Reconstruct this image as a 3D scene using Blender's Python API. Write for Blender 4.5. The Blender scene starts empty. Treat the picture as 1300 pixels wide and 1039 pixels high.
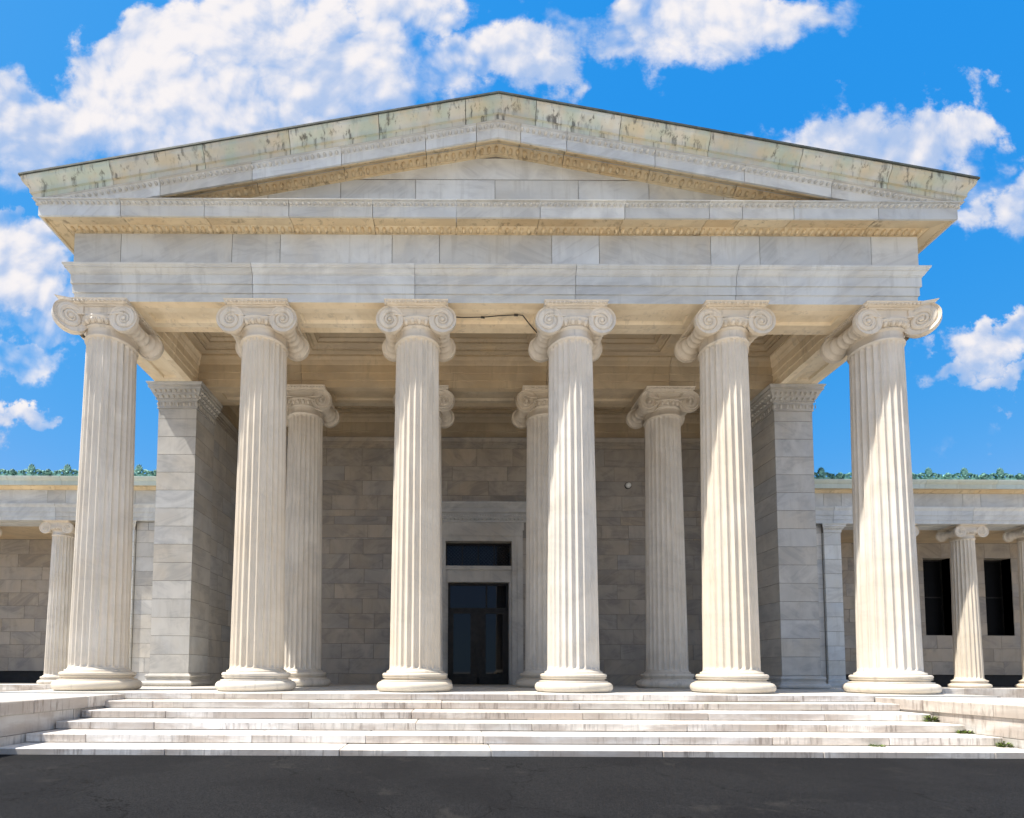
import bpy, math, random
from mathutils import Vector, Matrix
R = math.radians
rng = random.Random(11)
sc = bpy.context.scene
COL = sc.collection

# ------------------------------------------------------------------ mesh builder
class MB:
    def __init__(s):
        s.v = []; s.f = []; s.m = []; s.t = []; s.s = []; s.sm = []
    def face(s, pts, mat=0, tone=.5, seed=0., smooth=False):
        b = len(s.v); s.v += [tuple(p) for p in pts]
        s.f.append(tuple(range(b, b+len(pts)))); s.m.append(mat); s.t.append(tone); s.s.append(seed); s.sm.append(smooth)
    def add(s, verts, faces, mat=0, tone=.5, seed=0., smooth=False):
        b = len(s.v); s.v += [tuple(p) for p in verts]
        for f in faces:
            s.f.append(tuple(b+i for i in f)); s.m.append(mat); s.t.append(tone); s.s.append(seed); s.sm.append(smooth)
    def box(s, x0, x1, y0, y1, z0, z1, mat=0, tone=.5, seed=0., bev=0.):
        if x0 > x1: x0, x1 = x1, x0
        if y0 > y1: y0, y1 = y1, y0
        if bev <= 0:
            v = [(x,y,z) for z in (z0,z1) for y in (y0,y1) for x in (x0,x1)]
            s.add(v, [(0,2,3,1),(4,5,7,6),(0,1,5,4),(2,6,7,3),(0,4,6,2),(1,3,7,5)], mat, tone, seed); return
        b = bev; v = []; idx = {}
        for i,(X,sx) in enumerate(((x0,1),(x1,-1))):
            for j,(Y,sy) in enumerate(((y0,1),(y1,-1))):
                for k,(Z,sz) in enumerate(((z0,1),(z1,-1))):
                    for a in range(3):
                        p = [X+sx*b, Y+sy*b, Z+sz*b]; p[a] = (X,Y,Z)[a]
                        idx[(i,j,k,a)] = len(v); v.append(p)
        F = []
        g = lambda i,j,k,a: idx[(i,j,k,a)]
        for i in (0,1):
            q = [g(i,0,0,0),g(i,0,1,0),g(i,1,1,0),g(i,1,0,0)]; F.append(q if i == 0 else q[::-1])
            q = [g(0,i,0,1),g(1,i,0,1),g(1,i,1,1),g(0,i,1,1)]; F.append(q if i == 0 else q[::-1])
            q = [g(0,0,i,2),g(0,1,i,2),g(1,1,i,2),g(1,0,i,2)]; F.append(q if i == 0 else q[::-1])
        for i in (0,1):
            for j in (0,1):
                F.append([g(i,j,0,0),g(i,j,1,0),g(i,j,1,1),g(i,j,0,1)])
                F.append([g(i,0,j,0),g(i,1,j,0),g(i,1,j,2),g(i,0,j,2)])
                F.append([g(0,i,j,1),g(1,i,j,1),g(1,i,j,2),g(0,i,j,2)])
        for i in (0,1):
            for j in (0,1):
                for k in (0,1):
                    F.append([g(i,j,k,0),g(i,j,k,1),g(i,j,k,2)])
        s.add(v, F, mat, tone, seed)
    def run(s, prof, P0, P1, out, mit0=0., mit1=0., joints=(), gap=.012, mat=0, zf=None, mats=None, core=True, smooth=False):
        """closed profile (offset, z) swept from P0 to P1; cut into stones at the joints (distances from P0)"""
        P0 = Vector(P0); P1 = Vector(P1); out = Vector(out); d = P1-P0; L = d.length; d = d/L
        cuts = [0.]+sorted(j for j in joints if .05 < j < L-.05)+[L]
        n = len(prof)
        for a in range(len(cuts)-1):
            t0 = cuts[a]+(gap/2 if a > 0 else 0); t1 = cuts[a+1]-(gap/2 if a < len(cuts)-2 else 0)
            tone = rng.random(); seed = rng.random()
            ends = []
            brk = [t0]
            if zf:                                   # keep the ridge as an exact vertex
                for tb in zf[1]:
                    if t0+.02 < tb < t1-.02: brk.append(tb)
            brk.append(t1)
            for t in brk:
                ring = []
                for (o, z) in prof:
                    m = 0.
                    if t == 0.: m = -mit0*o
                    if t == L: m = mit1*o
                    p = P0+d*(t+m)+out*o
                    zz = z+(zf[0](t+m) if zf else 0)
                    ring.append((p.x, p.y, zz))
                ends.append(ring)
            for q in range(len(ends)-1):
                A, B = ends[q], ends[q+1]
                for i in range(n):
                    j = (i+1) % n
                    s.face([A[i], B[i], B[j], A[j]], mats[i] if mats else mat, tone, seed, smooth)
            s.face(ends[0][::-1] if False else ends[0], mat, tone, seed)
            s.face(ends[-1][::-1], mat, tone, seed)
    def lathe(s, prof, n=48, c=(0,0,0), axis='z', mat=0, tone=.5, smooth=True, a0=0., a1=2*math.pi):
        full = abs(a1-a0-2*math.pi) < 1e-6
        k = n if full else n+1
        V = []
        for (r, h) in prof:
            for i in range(k):
                a = a0+(a1-a0)*i/n
                x, y = r*math.cos(a), r*math.sin(a)
                if axis == 'z': p = (c[0]+x, c[1]+y, c[2]+h)
                elif axis == 'y': p = (c[0]+x, c[1]+h, c[2]+y)
                else: p = (c[0]+h, c[1]+x, c[2]+y)
                V.append(p)
        F = []
        for j in range(len(prof)-1):
            for i in range(n):
                i2 = (i+1) % k
                F.append((j*k+i, j*k+i2, (j+1)*k+i2, (j+1)*k+i))
        s.add(V, F, mat, tone, .3, smooth)
    def egg(s, c, u, nrm, w, h, d, mat=0, tone=.5):
        """half egg: c centre, u along the moulding, nrm outward, the long axis across both"""
        u = Vector(u).normalized(); nrm = Vector(nrm).normalized(); l = nrm.cross(u).normalized()
        if l.z < 0: l = -l
        c = Vector(c); V = []; F = []; na, nr = 8, 3
        for j in range(nr):
            ph = (j/nr)*math.pi/2
            for i in range(na):
                a = 2*math.pi*i/na
                rr = math.cos(ph); zz = math.sin(ph)
                hh = h*(1.15 if math.sin(a) < 0 else .85)
                V.append(c+u*(w*rr*math.cos(a))+l*(hh*rr*math.sin(a))+nrm*(d*zz))
        V.append(c+nrm*d)
        for j in range(nr-1):
            for i in range(na):
                i2 = (i+1) % na
                F.append((j*na+i, j*na+i2, (j+1)*na+i2, (j+1)*na+i))
        for i in range(na): F.append(((nr-1)*na+i, (nr-1)*na+(i+1) % na, nr*na))
        s.add(V, F, mat, tone, .3, True)
    def eggs(s, P0, P1, out, o, z, pitch, w, h, d, tilt=0., zf=None, mat=0, darts=True):
        P0 = Vector(P0); P1 = Vector(P1); out = Vector(out); dd = P1-P0; L = dd.length; dd /= L
        n = int(L/pitch); nrm = Vector((out.x*math.cos(tilt), out.y*math.cos(tilt), -math.sin(tilt)))
        for i in range(n):
            t = (i+.5)*L/n; p = P0+dd*t+out*o
            zz = z+(zf(t) if zf else 0)
            s.egg((p.x, p.y, zz), (dd.x, dd.y, 0), nrm, w, h, d, mat)
            if darts:
                t2 = (i+1)*L/n; p = P0+dd*t2+out*o; zz = z+(zf(t2) if zf else 0)
                s.egg((p.x, p.y, zz), (dd.x, dd.y, 0), nrm, w*.22, h*.9, d*.7, mat)
    def ashlar(s, O, u, n, u0, u1, zs, blen, openings=(), ch=.006, gd=.012, jit=.25, mat=0, jmat=1, start=0.):
        """a face of coursed blocks: O origin, u along, n outward (unit axis vectors in plan); zs course heights"""
        O = Vector(O); u = Vector(u); n = Vector(n); up = Vector((0,0,1))
        flip = u.cross(up).dot(n) < 0
        P = lambda a, z, d: O+u*a+up*z+n*d
        def q(pts, *k):
            s.face(pts[::-1] if flip else pts, *k)
        zz = sorted(set(list(zs)+[z for o in openings for z in o[2:4] if zs[0] < z < zs[-1]]))
        for ci in range(len(zz)-1):
            za, zb = zz[ci], zz[ci+1]
            iv = [(u0, u1)]
            for (a, b, oz0, oz1) in openings:
                if oz0 < zb-1e-4 and oz1 > za+1e-4:
                    nv = []
                    for (x, y) in iv:
                        if b <= x or a >= y: nv.append((x, y)); continue
                        if a > x: nv.append((x, a))
                        if b < y: nv.append((b, y))
                    iv = nv
            off = (0 if ci % 2 else .5)*blen+start
            for (x, y) in iv:
                cuts = [x]; k = math.floor((x-off)/blen)
                while True:
                    k += 1; c = off+k*blen+rng.uniform(-jit, jit)*blen
                    if c > y-.18*blen: break
                    if c > x+.18*blen and c > cuts[-1]+.2*blen: cuts.append(c)
                cuts.append(y)
                for a, b in zip(cuts, cuts[1:]):
                    t, sd = rng.random(), rng.random()
                    i = [(a+ch, za+ch), (b-ch, za+ch), (b-ch, zb-ch), (a+ch, zb-ch)]
                    o = [(a, za), (b, za), (b, zb), (a, zb)]
                    q([P(p[0], p[1], 0) for p in i], mat, t, sd)
                    for e in range(4):
                        f = (e+1) % 4
                        q([P(*o[e], -gd), P(*o[f], -gd), P(*i[f], 0), P(*i[e], 0)], jmat, t, sd)
    def build(s, name, mats, parent=None, origin=None):
        me = bpy.data.meshes.new(name)
        V = s.v
        if origin is not None:
            o = Vector(origin); V = [(p[0]-o.x, p[1]-o.y, p[2]-o.z) for p in V]
        me.from_pydata(V, [], s.f)
        if not isinstance(mats, (list, tuple)): mats = [mats]
        for m in mats: me.materials.append(m)
        me.polygons.foreach_set('material_index', s.m)
        me.polygons.foreach_set('use_smooth', s.sm)
        for nm, dat in (('tone', s.t), ('seed', s.s)):
            a = me.attributes.new(nm, 'FLOAT', 'FACE'); a.data.foreach_set('value', dat)
        me.update()
        ob = bpy.data.objects.new(name, me); COL.objects.link(ob)
        if origin is not None: ob.location = origin
        if parent is not None:
            ob.parent = parent
            ob.matrix_parent_inverse = Matrix.Identity(4)
            pw = Vector((0,0,0)); p = parent
            while p: pw += p.location; p = p.parent
            w = Vector(origin) if origin is not None else Vector((0,0,0))
            ob.location = w-pw
        return ob

def thing(name, label, cat, loc=(0,0,0), group=None):
    o = bpy.data.objects.new(name, None); COL.objects.link(o); o.location = loc; o.empty_display_size = .3
    o['label'] = label; o['category'] = cat
    if group: o['group'] = group
    return o
def tag(o, label, cat, group=None):
    o['label'] = label; o['category'] = cat
    if group: o['group'] = group
    return o
def dup(o, parent, loc):
    c = o.copy(); COL.objects.link(c); c.parent = parent; c.location = loc
    for ch in list(o.children):
        d = ch.copy(); COL.objects.link(d); d.parent = c
    return c

# ------------------------------------------------------------------ materials
def nt(mat):
    mat.use_nodes = True; t = mat.node_tree; t.nodes.clear(); return t
def N(t, typ, **k):
    n = t.nodes.new(typ)
    for a, b in k.items():
        if a == 'inp':
            for i, v in b.items(): n.inputs[i].default_value = v
        else: setattr(n, a, b)
    return n
def math_(t, op, a, b=None, c=None, clamp=False):
    n = t.nodes.new('ShaderNodeMath'); n.operation = op; n.use_clamp = clamp
    for i, x in enumerate((a, b, c)):
        if x is None: continue
        if isinstance(x, (int, float)): n.inputs[i].default_value = x
        else: t.links.new(x, n.inputs[i])
    return n.outputs[0]
def mixc(t, f, a, b, mode='MIX'):
    n = t.nodes.new('ShaderNodeMix'); n.data_type = 'RGBA'; n.blend_type = mode; n.clamp_factor = True
    for i, x in ((0, f), (6, a), (7, b)):
        if isinstance(x, (int, float)): n.inputs[i].default_value = x
        elif isinstance(x, (tuple, list)): n.inputs[i].default_value = (*x, 1) if len(x) == 3 else x
        else: t.links.new(x, n.inputs[i])
    return n.outputs[2]
def ramp(t, f, stops):
    n = t.nodes.new('ShaderNodeMapRange'); n.interpolation_type = 'SMOOTHSTEP'
    n.inputs[1].default_value = stops[0]; n.inputs[2].default_value = stops[1]
    n.inputs[3].default_value = stops[2] if len(stops) > 2 else 0; n.inputs[4].default_value = stops[3] if len(stops) > 2 else 1
    t.links.new(f, n.inputs[0]); return n.outputs[0]
def noise(t, vec, scale, detail=5, rough=.55, dist=0., mp=None):
    if mp:
        m = N(t, 'ShaderNodeMapping'); m.inputs['Scale'].default_value = mp; t.links.new(vec, m.inputs[0]); vec = m.outputs[0]
    n = N(t, 'ShaderNodeTexNoise', inp={'Scale': scale, 'Detail': detail, 'Roughness': rough, 'Distortion': dist})
    t.links.new(vec, n.inputs['Vector']); return n.outputs['Fac']

def stone(name, light, dark, vein=.25, veinc=(.30,.30,.31), tonev=.22, warm=(.60,.47,.28), warmf=.25, streak=.15, streakc=(.16,.14,.11),
          green=0., rough=.5, bump=.12, vscale=1.1, drip=0., objv=0., sscale=(5.5, 5.5, .45)):
    m = bpy.data.materials.new(name); t = nt(m)
    out = N(t, 'ShaderNodeOutputMaterial'); bs = N(t, 'ShaderNodeBsdfPrincipled')
    t.links.new(bs.outputs[0], out.inputs[0])
    tc = N(t, 'ShaderNodeTexCoord'); oi = N(t, 'ShaderNodeObjectInfo')
    at = N(t, 'ShaderNodeAttribute', attribute_name='tone'); asd = N(t, 'ShaderNodeAttribute', attribute_name='seed')
    off = math_(t, 'ADD', math_(t, 'MULTIPLY', oi.outputs['Random'], 37.), math_(t, 'MULTIPLY', asd.outputs['Fac'], 53.))
    va = N(t, 'ShaderNodeVectorMath', operation='ADD'); t.links.new(tc.outputs['Object'], va.inputs[0])
    cx = N(t, 'ShaderNodeCombineXYZ')
    for i in range(3): t.links.new(off, cx.inputs[i])
    t.links.new(cx.outputs[0], va.inputs[1]); vec = va.outputs[0]
    base = noise(t, vec, .9, 4, .6, .8)
    c = mixc(t, ramp(t, base, (.32, .68)), dark, light)
    wn = noise(t, vec, .55, 4, .6, .4)                     # warm staining in patches
    c = mixc(t, math_(t, 'MULTIPLY', ramp(t, wn, (.45, .70)), warmf), c, warm)
    if vein > 0:                                           # veins: ridges of a strongly warped noise
        vr = N(t, 'ShaderNodeVectorRotate', rotation_type='Y_AXIS'); t.links.new(vec, vr.inputs['Vector'])
        t.links.new(math_(t, 'SUBTRACT', math_(t, 'MULTIPLY', asd.outputs['Fac'], 1.3), .5), vr.inputs['Angle'])
        vn = noise(t, vr.outputs[0], vscale, 4, .6, 1.1, mp=(.38, .38, 1.9))
        rd = math_(t, 'ABSOLUTE', math_(t, 'SUBTRACT', vn, .5))
        vm = math_(t, 'MULTIPLY', ramp(t, rd, (0., .07, 1., 0.)), ramp(t, base, (.62, .40)))
        c = mixc(t, math_(t, 'MULTIPLY', vm, vein), c, veinc)
    # tone of the single block: lighter, darker, warmer or greyer
    tv = math_(t, 'ADD', 1.-tonev*.55, math_(t, 'MULTIPLY', at.outputs['Fac'], tonev))
    tint = mixc(t, math_(t, 'FRACT', math_(t, 'MULTIPLY', asd.outputs['Fac'], 7.3)), (1.025, .99, .935), (.965, .99, 1.025))
    c = mixc(t, 1., c, tint, 'MULTIPLY')
    if objv > 0:
        c = mixc(t, math_(t, 'MULTIPLY', oi.outputs['Random'], objv), c, (.70, .56, .37))
    cv = N(t, 'ShaderNodeCombineXYZ')
    for i in range(3): t.links.new(tv, cv.inputs[i])
    c = mixc(t, 1., c, cv.outputs[0], 'MULTIPLY')
    if green > 0:
        gn = noise(t, vec, 1., 3, .6, .3, mp=(1.4, 1.4, .5))
        c = mixc(t, math_(t, 'MULTIPLY', ramp(t, gn, (.38, .62)), green), c, (.33, .45, .36))
        gn2 = noise(t, vec, 1.7, 3, .6, .3)
        c = mixc(t, math_(t, 'MULTIPLY', ramp(t, gn2, (.46, .66)), green*.9), c, (.58, .46, .27))
    if streak > 0:                                         # rain streaks
        sn = noise(t, vec, 1., 4, .65, .2, mp=sscale)
        sm = math_(t, 'MULTIPLY', ramp(t, sn, (.51, .68)), ramp(t, base, (.36, .58)))
        c = mixc(t, math_(t, 'MULTIPLY', sm, streak), c, streakc)
    if drip > 0:
        dn = noise(t, vec, 1., 4, .7, .1, mp=(13, 13, 1.5))
        dm = math_(t, 'MULTIPLY', ramp(t, dn, (.48, .70)), ramp(t, wn, (.40, .58)))
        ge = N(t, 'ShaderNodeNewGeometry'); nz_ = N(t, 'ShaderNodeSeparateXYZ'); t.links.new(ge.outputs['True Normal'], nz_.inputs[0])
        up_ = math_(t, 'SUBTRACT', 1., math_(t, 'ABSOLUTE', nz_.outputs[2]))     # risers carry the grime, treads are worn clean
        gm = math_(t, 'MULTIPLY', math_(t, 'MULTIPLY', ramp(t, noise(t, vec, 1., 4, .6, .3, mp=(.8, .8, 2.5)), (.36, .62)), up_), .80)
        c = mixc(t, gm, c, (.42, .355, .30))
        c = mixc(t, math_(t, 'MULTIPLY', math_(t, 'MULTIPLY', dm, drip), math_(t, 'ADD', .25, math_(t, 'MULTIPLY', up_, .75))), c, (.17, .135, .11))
    t.links.new(c, bs.inputs['Base Color'])
    bs.inputs['Roughness'].default_value = rough; bs.inputs['Specular IOR Level'].default_value = .35
    if bump:
        bn = noise(t, vec, 20, 2, .65)
        bp = N(t, 'ShaderNodeBump', inp={'Strength': bump, 'Distance': .02}); t.links.new(bn, bp.inputs['Height'])
        t.links.new(bp.outputs[0], bs.inputs['Normal'])
    return m
def plain(name, col, rough=.6, metal=0., var=0., spec=.4, scale=6., col2=None, bump=0.):
    m = bpy.data.materials.new(name); t = nt(m)
    out = N(t, 'ShaderNodeOutputMaterial'); bs = N(t, 'ShaderNodeBsdfPrincipled'); t.links.new(bs.outputs[0], out.inputs[0])
    bs.inputs['Roughness'].default_value = rough; bs.inputs['Metallic'].default_value = metal; bs.inputs['Specular IOR Level'].default_value = spec
    tc = N(t, 'ShaderNodeTexCoord')
    nz = noise(t, tc.outputs['Object'], scale, 6, .6, .2)
    c2 = col2 or tuple(x*(1-var) for x in col)
    t.links.new(mixc(t, ramp(t, nz, (.35, .65)), col, c2), bs.inputs['Base Color'])
    if bump:
        bp = N(t, 'ShaderNodeBump', inp={'Strength': bump, 'Distance': .02}); t.links.new(noise(t, tc.outputs['Object'], scale*9, 4, .6), bp.inputs['Height'])
        t.links.new(bp.outputs[0], bs.inputs['Normal'])
    return m
M_COL = stone('column_marble', (.74,.695,.625), (.63,.59,.53), vein=.10, tonev=.06, warmf=.25, streak=.28, vscale=.8, warm=(.64,.52,.37), objv=.40)
M_WALL = stone('wall_marble', (.57,.56,.535), (.45,.445,.43), vein=.36, tonev=.13, warmf=.26, streak=.12, warm=(.55,.46,.33), vscale=.8)
M_PORCH = stone('shaded_wall_marble', (.46,.41,.35), (.35,.318,.28), vein=.50, tonev=.18, warmf=.32, streak=.12, warm=(.50,.39,.25), vscale=.7, veinc=(.24,.225,.21))  # wall marble darkened and warmed: shade under the roofs put into the colour
M_ENT = stone('entablature_marble', (.62,.63,.615), (.51,.52,.515), vein=.30, tonev=.22, warmf=.26, streak=.18, vscale=.8, warm=(.60,.53,.40), veinc=(.33,.33,.33))
M_SIMA = stone('copper_stained_marble', (.61,.59,.51), (.48,.48,.43), vein=0, tonev=.22, warmf=.25, streak=.85, green=.50, streakc=(.075,.07,.06), sscale=(8, 8, .8))
M_OCH = stone('ochre_stained_marble', (.74,.62,.42), (.62,.51,.34), vein=0, tonev=.22, warmf=.5, streak=.6, warm=(.54,.37,.18), streakc=(.12,.085,.05))  # ochre stain, plus warm bounce light put into the soffit colour
M_SOFF = stone('soffit_stone', (.92,.80,.61), (.84,.72,.53), vein=.12, tonev=.16, warmf=.35, streak=.25, warm=(.70,.53,.31), veinc=(.34,.24,.12))
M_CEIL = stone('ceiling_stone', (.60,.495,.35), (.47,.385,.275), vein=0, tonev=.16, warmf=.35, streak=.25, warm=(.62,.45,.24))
M_STEP = stone('step_marble', (.77,.735,.685), (.65,.61,.56), vein=.15, tonev=.40, warmf=.35, streak=.3, drip=.8, warm=(.60,.48,.40))
M_FLOOR = stone('floor_marble', (.66,.64,.60), (.55,.53,.49), vein=0, tonev=.15, warmf=.2, streak=0)
M_JOINT = plain('joint', (.29,.265,.23), .9, var=.3)
M_ROOF = plain('dark_roof_metal', (.09,.10,.085), .6, .2, .4)
M_COPPER = plain('green_copper', (.22,.46,.38), .55, .1, spec=.4, scale=7, col2=(.008,.075,.065), bump=.4)
M_PALEG = stone('green_tinged_marble', (.56,.61,.55), (.46,.52,.47), vein=0, tonev=.15, warmf=.2, streak=.2)
M_BRONZE = plain('dark_bronze', (.028,.024,.020), .45, .5, .4)
M_BLACK = plain('dark_void', (.003,.003,.0035), .5, 0, .3, spec=.1)
M_DWALL = plain('black_plinth', (.022,.022,.024), .6, 0, .3)  # near-black recessed band below the wings' rear walls
M_ASPH = bpy.data.materials.new('asphalt'); t = nt(M_ASPH)
_o = N(t, 'ShaderNodeOutputMaterial'); _b = N(t, 'ShaderNodeBsdfPrincipled', inp={'Roughness': .9, 'Specular IOR Level': .12}); t.links.new(_b.outputs[0], _o.inputs[0])
_v = N(t, 'ShaderNodeTexCoord').outputs['Object']
_c = mixc(t, ramp(t, noise(t, _v, 70, 3, .7), (.35, .7)), (.007,.007,.008), (.030,.030,.031))
_c = mixc(t, math_(t, 'MULTIPLY', ramp(t, noise(t, _v, .5, 4, .6, .5), (.45, .62)), .55), _c, (.009,.009,.010))
_c = mixc(t, math_(t, 'MULTIPLY', ramp(t, noise(t, _v, 1.1, 4, .7, .5), (.60, .72)), .5), _c, (.045,.042,.038))
_k = N(t, 'ShaderNodeTexVoronoi', feature='DISTANCE_TO_EDGE', inp={'Scale': .35})
_d = N(t, 'ShaderNodeVectorMath', operation='ADD'); t.links.new(_v, _d.inputs[0])
_n = N(t, 'ShaderNodeTexNoise', inp={'Scale': 2.5, 'Detail': 5.}); t.links.new(_v, _n.inputs['Vector']); t.links.new(_n.outputs['Color'], _d.inputs[1]); t.links.new(_d.outputs[0], _k.inputs['Vector'])
_c = mixc(t, ramp(t, _k.outputs['Distance'], (.0, .006, 1., 0.)), _c, (.003,.003,.003))
t.links.new(_c, _b.inputs['Base Color'])
_p = N(t, 'ShaderNodeBump', inp={'Strength': .7, 'Distance': .02}); t.links.new(noise(t, _v, 60, 3, .7), _p.inputs['Height']); t.links.new(_p.outputs[0], _b.inputs['Normal'])
M_PAVE = plain('bounce_paving', (.54,.48,.40), .85, 0, .2, scale=.6)  # pale forecourt added out of view to bounce warm light upwards
M_LEAF = plain('weed_leaf', (.26,.34,.05), .6, 0, scale=9, col2=(.13,.22,.03))
M_DLEAF = plain('dark_leaf', (.05,.09,.03), .6, 0, scale=9, col2=(.09,.08,.03))
M_WIRE = plain('black_cable', (.03,.026,.02), .6)
M_WHITE = plain('white_enamel', (.85,.84,.80), .3)
def glass(name, tint):
    m = bpy.data.materials.new(name); t = nt(m)
    out = N(t, 'ShaderNodeOutputMaterial'); bs = N(t, 'ShaderNodeBsdfPrincipled'); t.links.new(bs.outputs[0], out.inputs[0])
    bs.inputs['Base Color'].default_value = (*tint, 1); bs.inputs['Roughness'].default_value = .03; bs.inputs['Specular IOR Level'].default_value = .28
    return m
M_GLASS = glass('dark_glass', (.006,.007,.009))

# ------------------------------------------------------------------ main dimensions
CX = [-10., -6., -2., 2., 6., 10.]
A, B = 10.6, .6            # faces of the architrave: |x| = A, y = -B
YB = 38.                   # back of the building
YIN = 3.83                 # inner row of columns
ZS = 9.74                  # soffit of the architrave
ZC = 10.72                 # underside of the ceiling ribs
WALLY = 6.9
SL = .186                  # slope of the gable
B_ = thing('temple_building', 'white marble temple front with six fluted columns under a wide low pediment', 'building')

# ------------------------------------------------------------------ columns
def shaft_mesh(R0, R1, z0, z1, zneck, nfl=24):
    mb = MB(); per = 10; n = nfl*per
    H = z1-z0; w = R0*math.pi/nfl*.83
    zs = []
    for e in (0, .012, .03, .055, .085, .12): zs.append(z0+e*R0/.645)
    k = 22; a = z0+.16*R0/.645; b = z1-.16*R0/.645
    zs += [a+(b-a)*i/k for i in range(k+1)]
    zs += [z1-e*R0/.645 for e in (.12, .085, .055, .03, .012, 0)]
    V = []
    for z in zs:
        f = (z-z0)/H; r = R0+(R1-R0)*(f+.10*math.sin(math.pi*f)*-1 if False else f**1.12)
        ws = w*r/R0; dep = ws*.86
        e = min(z-z0, z1-z)
        for i in range(n):
            th = 2*math.pi*i/n
            s = ((i % per)+.0)/per*2-1            # -1..1 over one flute, arris at the ends
            s2 = s/.83
            d = 0.
            if abs(s2) < 1:
                q = 1-s2*s2
                if e < ws: q -= (1-e/ws)**2
                d = dep*math.sqrt(max(0., q))
            V.append(((r-d)*math.cos(th), (r-d)*math.sin(th), z))
    F = []
    for j in range(len(zs)-1):
        for i in range(n):
            i2 = (i+1) % n
            F.append((j*n+i, j*n+i2, (j+1)*n+i2, (j+1)*n+i))
    mb.add(V, F, 0, .5, .2, True)
    # apophyge below, bead and plain neck above
    g = R0/.645
    mb.lathe([(R0*1.11, z0-.10*g), (R0*1.105, z0-.055*g), (R0*1.04, z0-.045*g), (R0*1.01, z0-.02*g), (R0, z0)], 72)
    mb.lathe([(R1, z1), (R1+.005*g, z1+.005), (R1+.035*g, z1+.02*g), (R1+.042*g, z1+.045*g), (R1+.03*g, z1+.07*g), (R1+.004*g, z1+.08*g), (R1+.002*g, zneck)], 72)
    return mb
def base_mesh(g=1.):
    mb = MB(); P = [(0, 0), (.90, 0)]
    for i in range(9):
        a = -math.pi/2+math.pi*i/8; P.append((.835+.125*math.cos(a), .128+.125*math.sin(a)))
    P += [(.845, .262), (.845, .278)]
    for i in range(7):
        a = math.pi*i/6; P.append((.80-.045*math.sin(a), .283+.055*(i/6)))
    P += [(.815, .345), (.815, .355)]
    for i in range(8):
        a = -math.pi/2+math.pi*i/7; P.append((.765+.055*math.cos(a), .41+.052*math.sin(a)))
    P += [(.70, .463)]
    mb.lathe([(r*g, z*g) for r, z in P], 72)
    return mb
def spiral_disc(mb, c, ux, nrm, Rv, depth, hand, thick, nr=40, na=60, k=.30):
    """carved volute face with real relief; ux horizontal axis in its plane, nrm outward; hand +1 spirals to +ux"""
    c = Vector(c); ux = Vector(ux); nrm = Vector(nrm); up = Vector((0,0,1))
    V = []; F = []
    for j in range(nr+1):
        f = 1-j/nr; r = Rv*(.06+.94*f**1.05) if j < nr else 0.
        for i in range(na):
            a = 2*math.pi*i/na                       # measured from the top, turning outwards
            x = math.sin(a)*hand; z = math.cos(a)
            if r > .13*Rv:
                ph = math.log(Rv/max(r, 1e-4))/(k*2*math.pi)*2*math.pi/1.0
                q = math.log(Rv/r)/(.74)-a/(2*math.pi)
                s = q-math.floor(q); s = min(s, 1-s)
                h = -depth*math.exp(-(s/.10)**2)-depth*.30*math.sin(math.pi*2*s)**.8 if depth < .06 else -depth*(1-math.exp(-(s/.10)**2))
                if r > .93*Rv: h *= max(0., (Rv-r)/(.07*Rv))
            else:
                h = depth*.35*math.sqrt(max(0, 1-(r/(.13*Rv))**2))
            V.append(c+ux*(x*r)+up*(z*r)+nrm*h)
    for j in range(nr):
        for i in range(na):
            i2 = (i+1) % na
            F.append((j*na+i, j*na+i2, (j+1)*na+i2, (j+1)*na+i))
    mb.add(V, F, 0, .5, .3, True)
    V = []
    for o in (0, -thick):
        for i in range(na):
            a = 2*math.pi*i/na; V.append(c+ux*(math.sin(a)*Rv*hand)+up*(math.cos(a)*Rv)+nrm*o)
    mb.add(V, [(i, (i+1) % na, na+(i+1) % na, na+i) for i in range(na)], 0, .5, .3, True)
    mb.face([V[na+i] for i in range(na)], 0, .5, .3)
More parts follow.
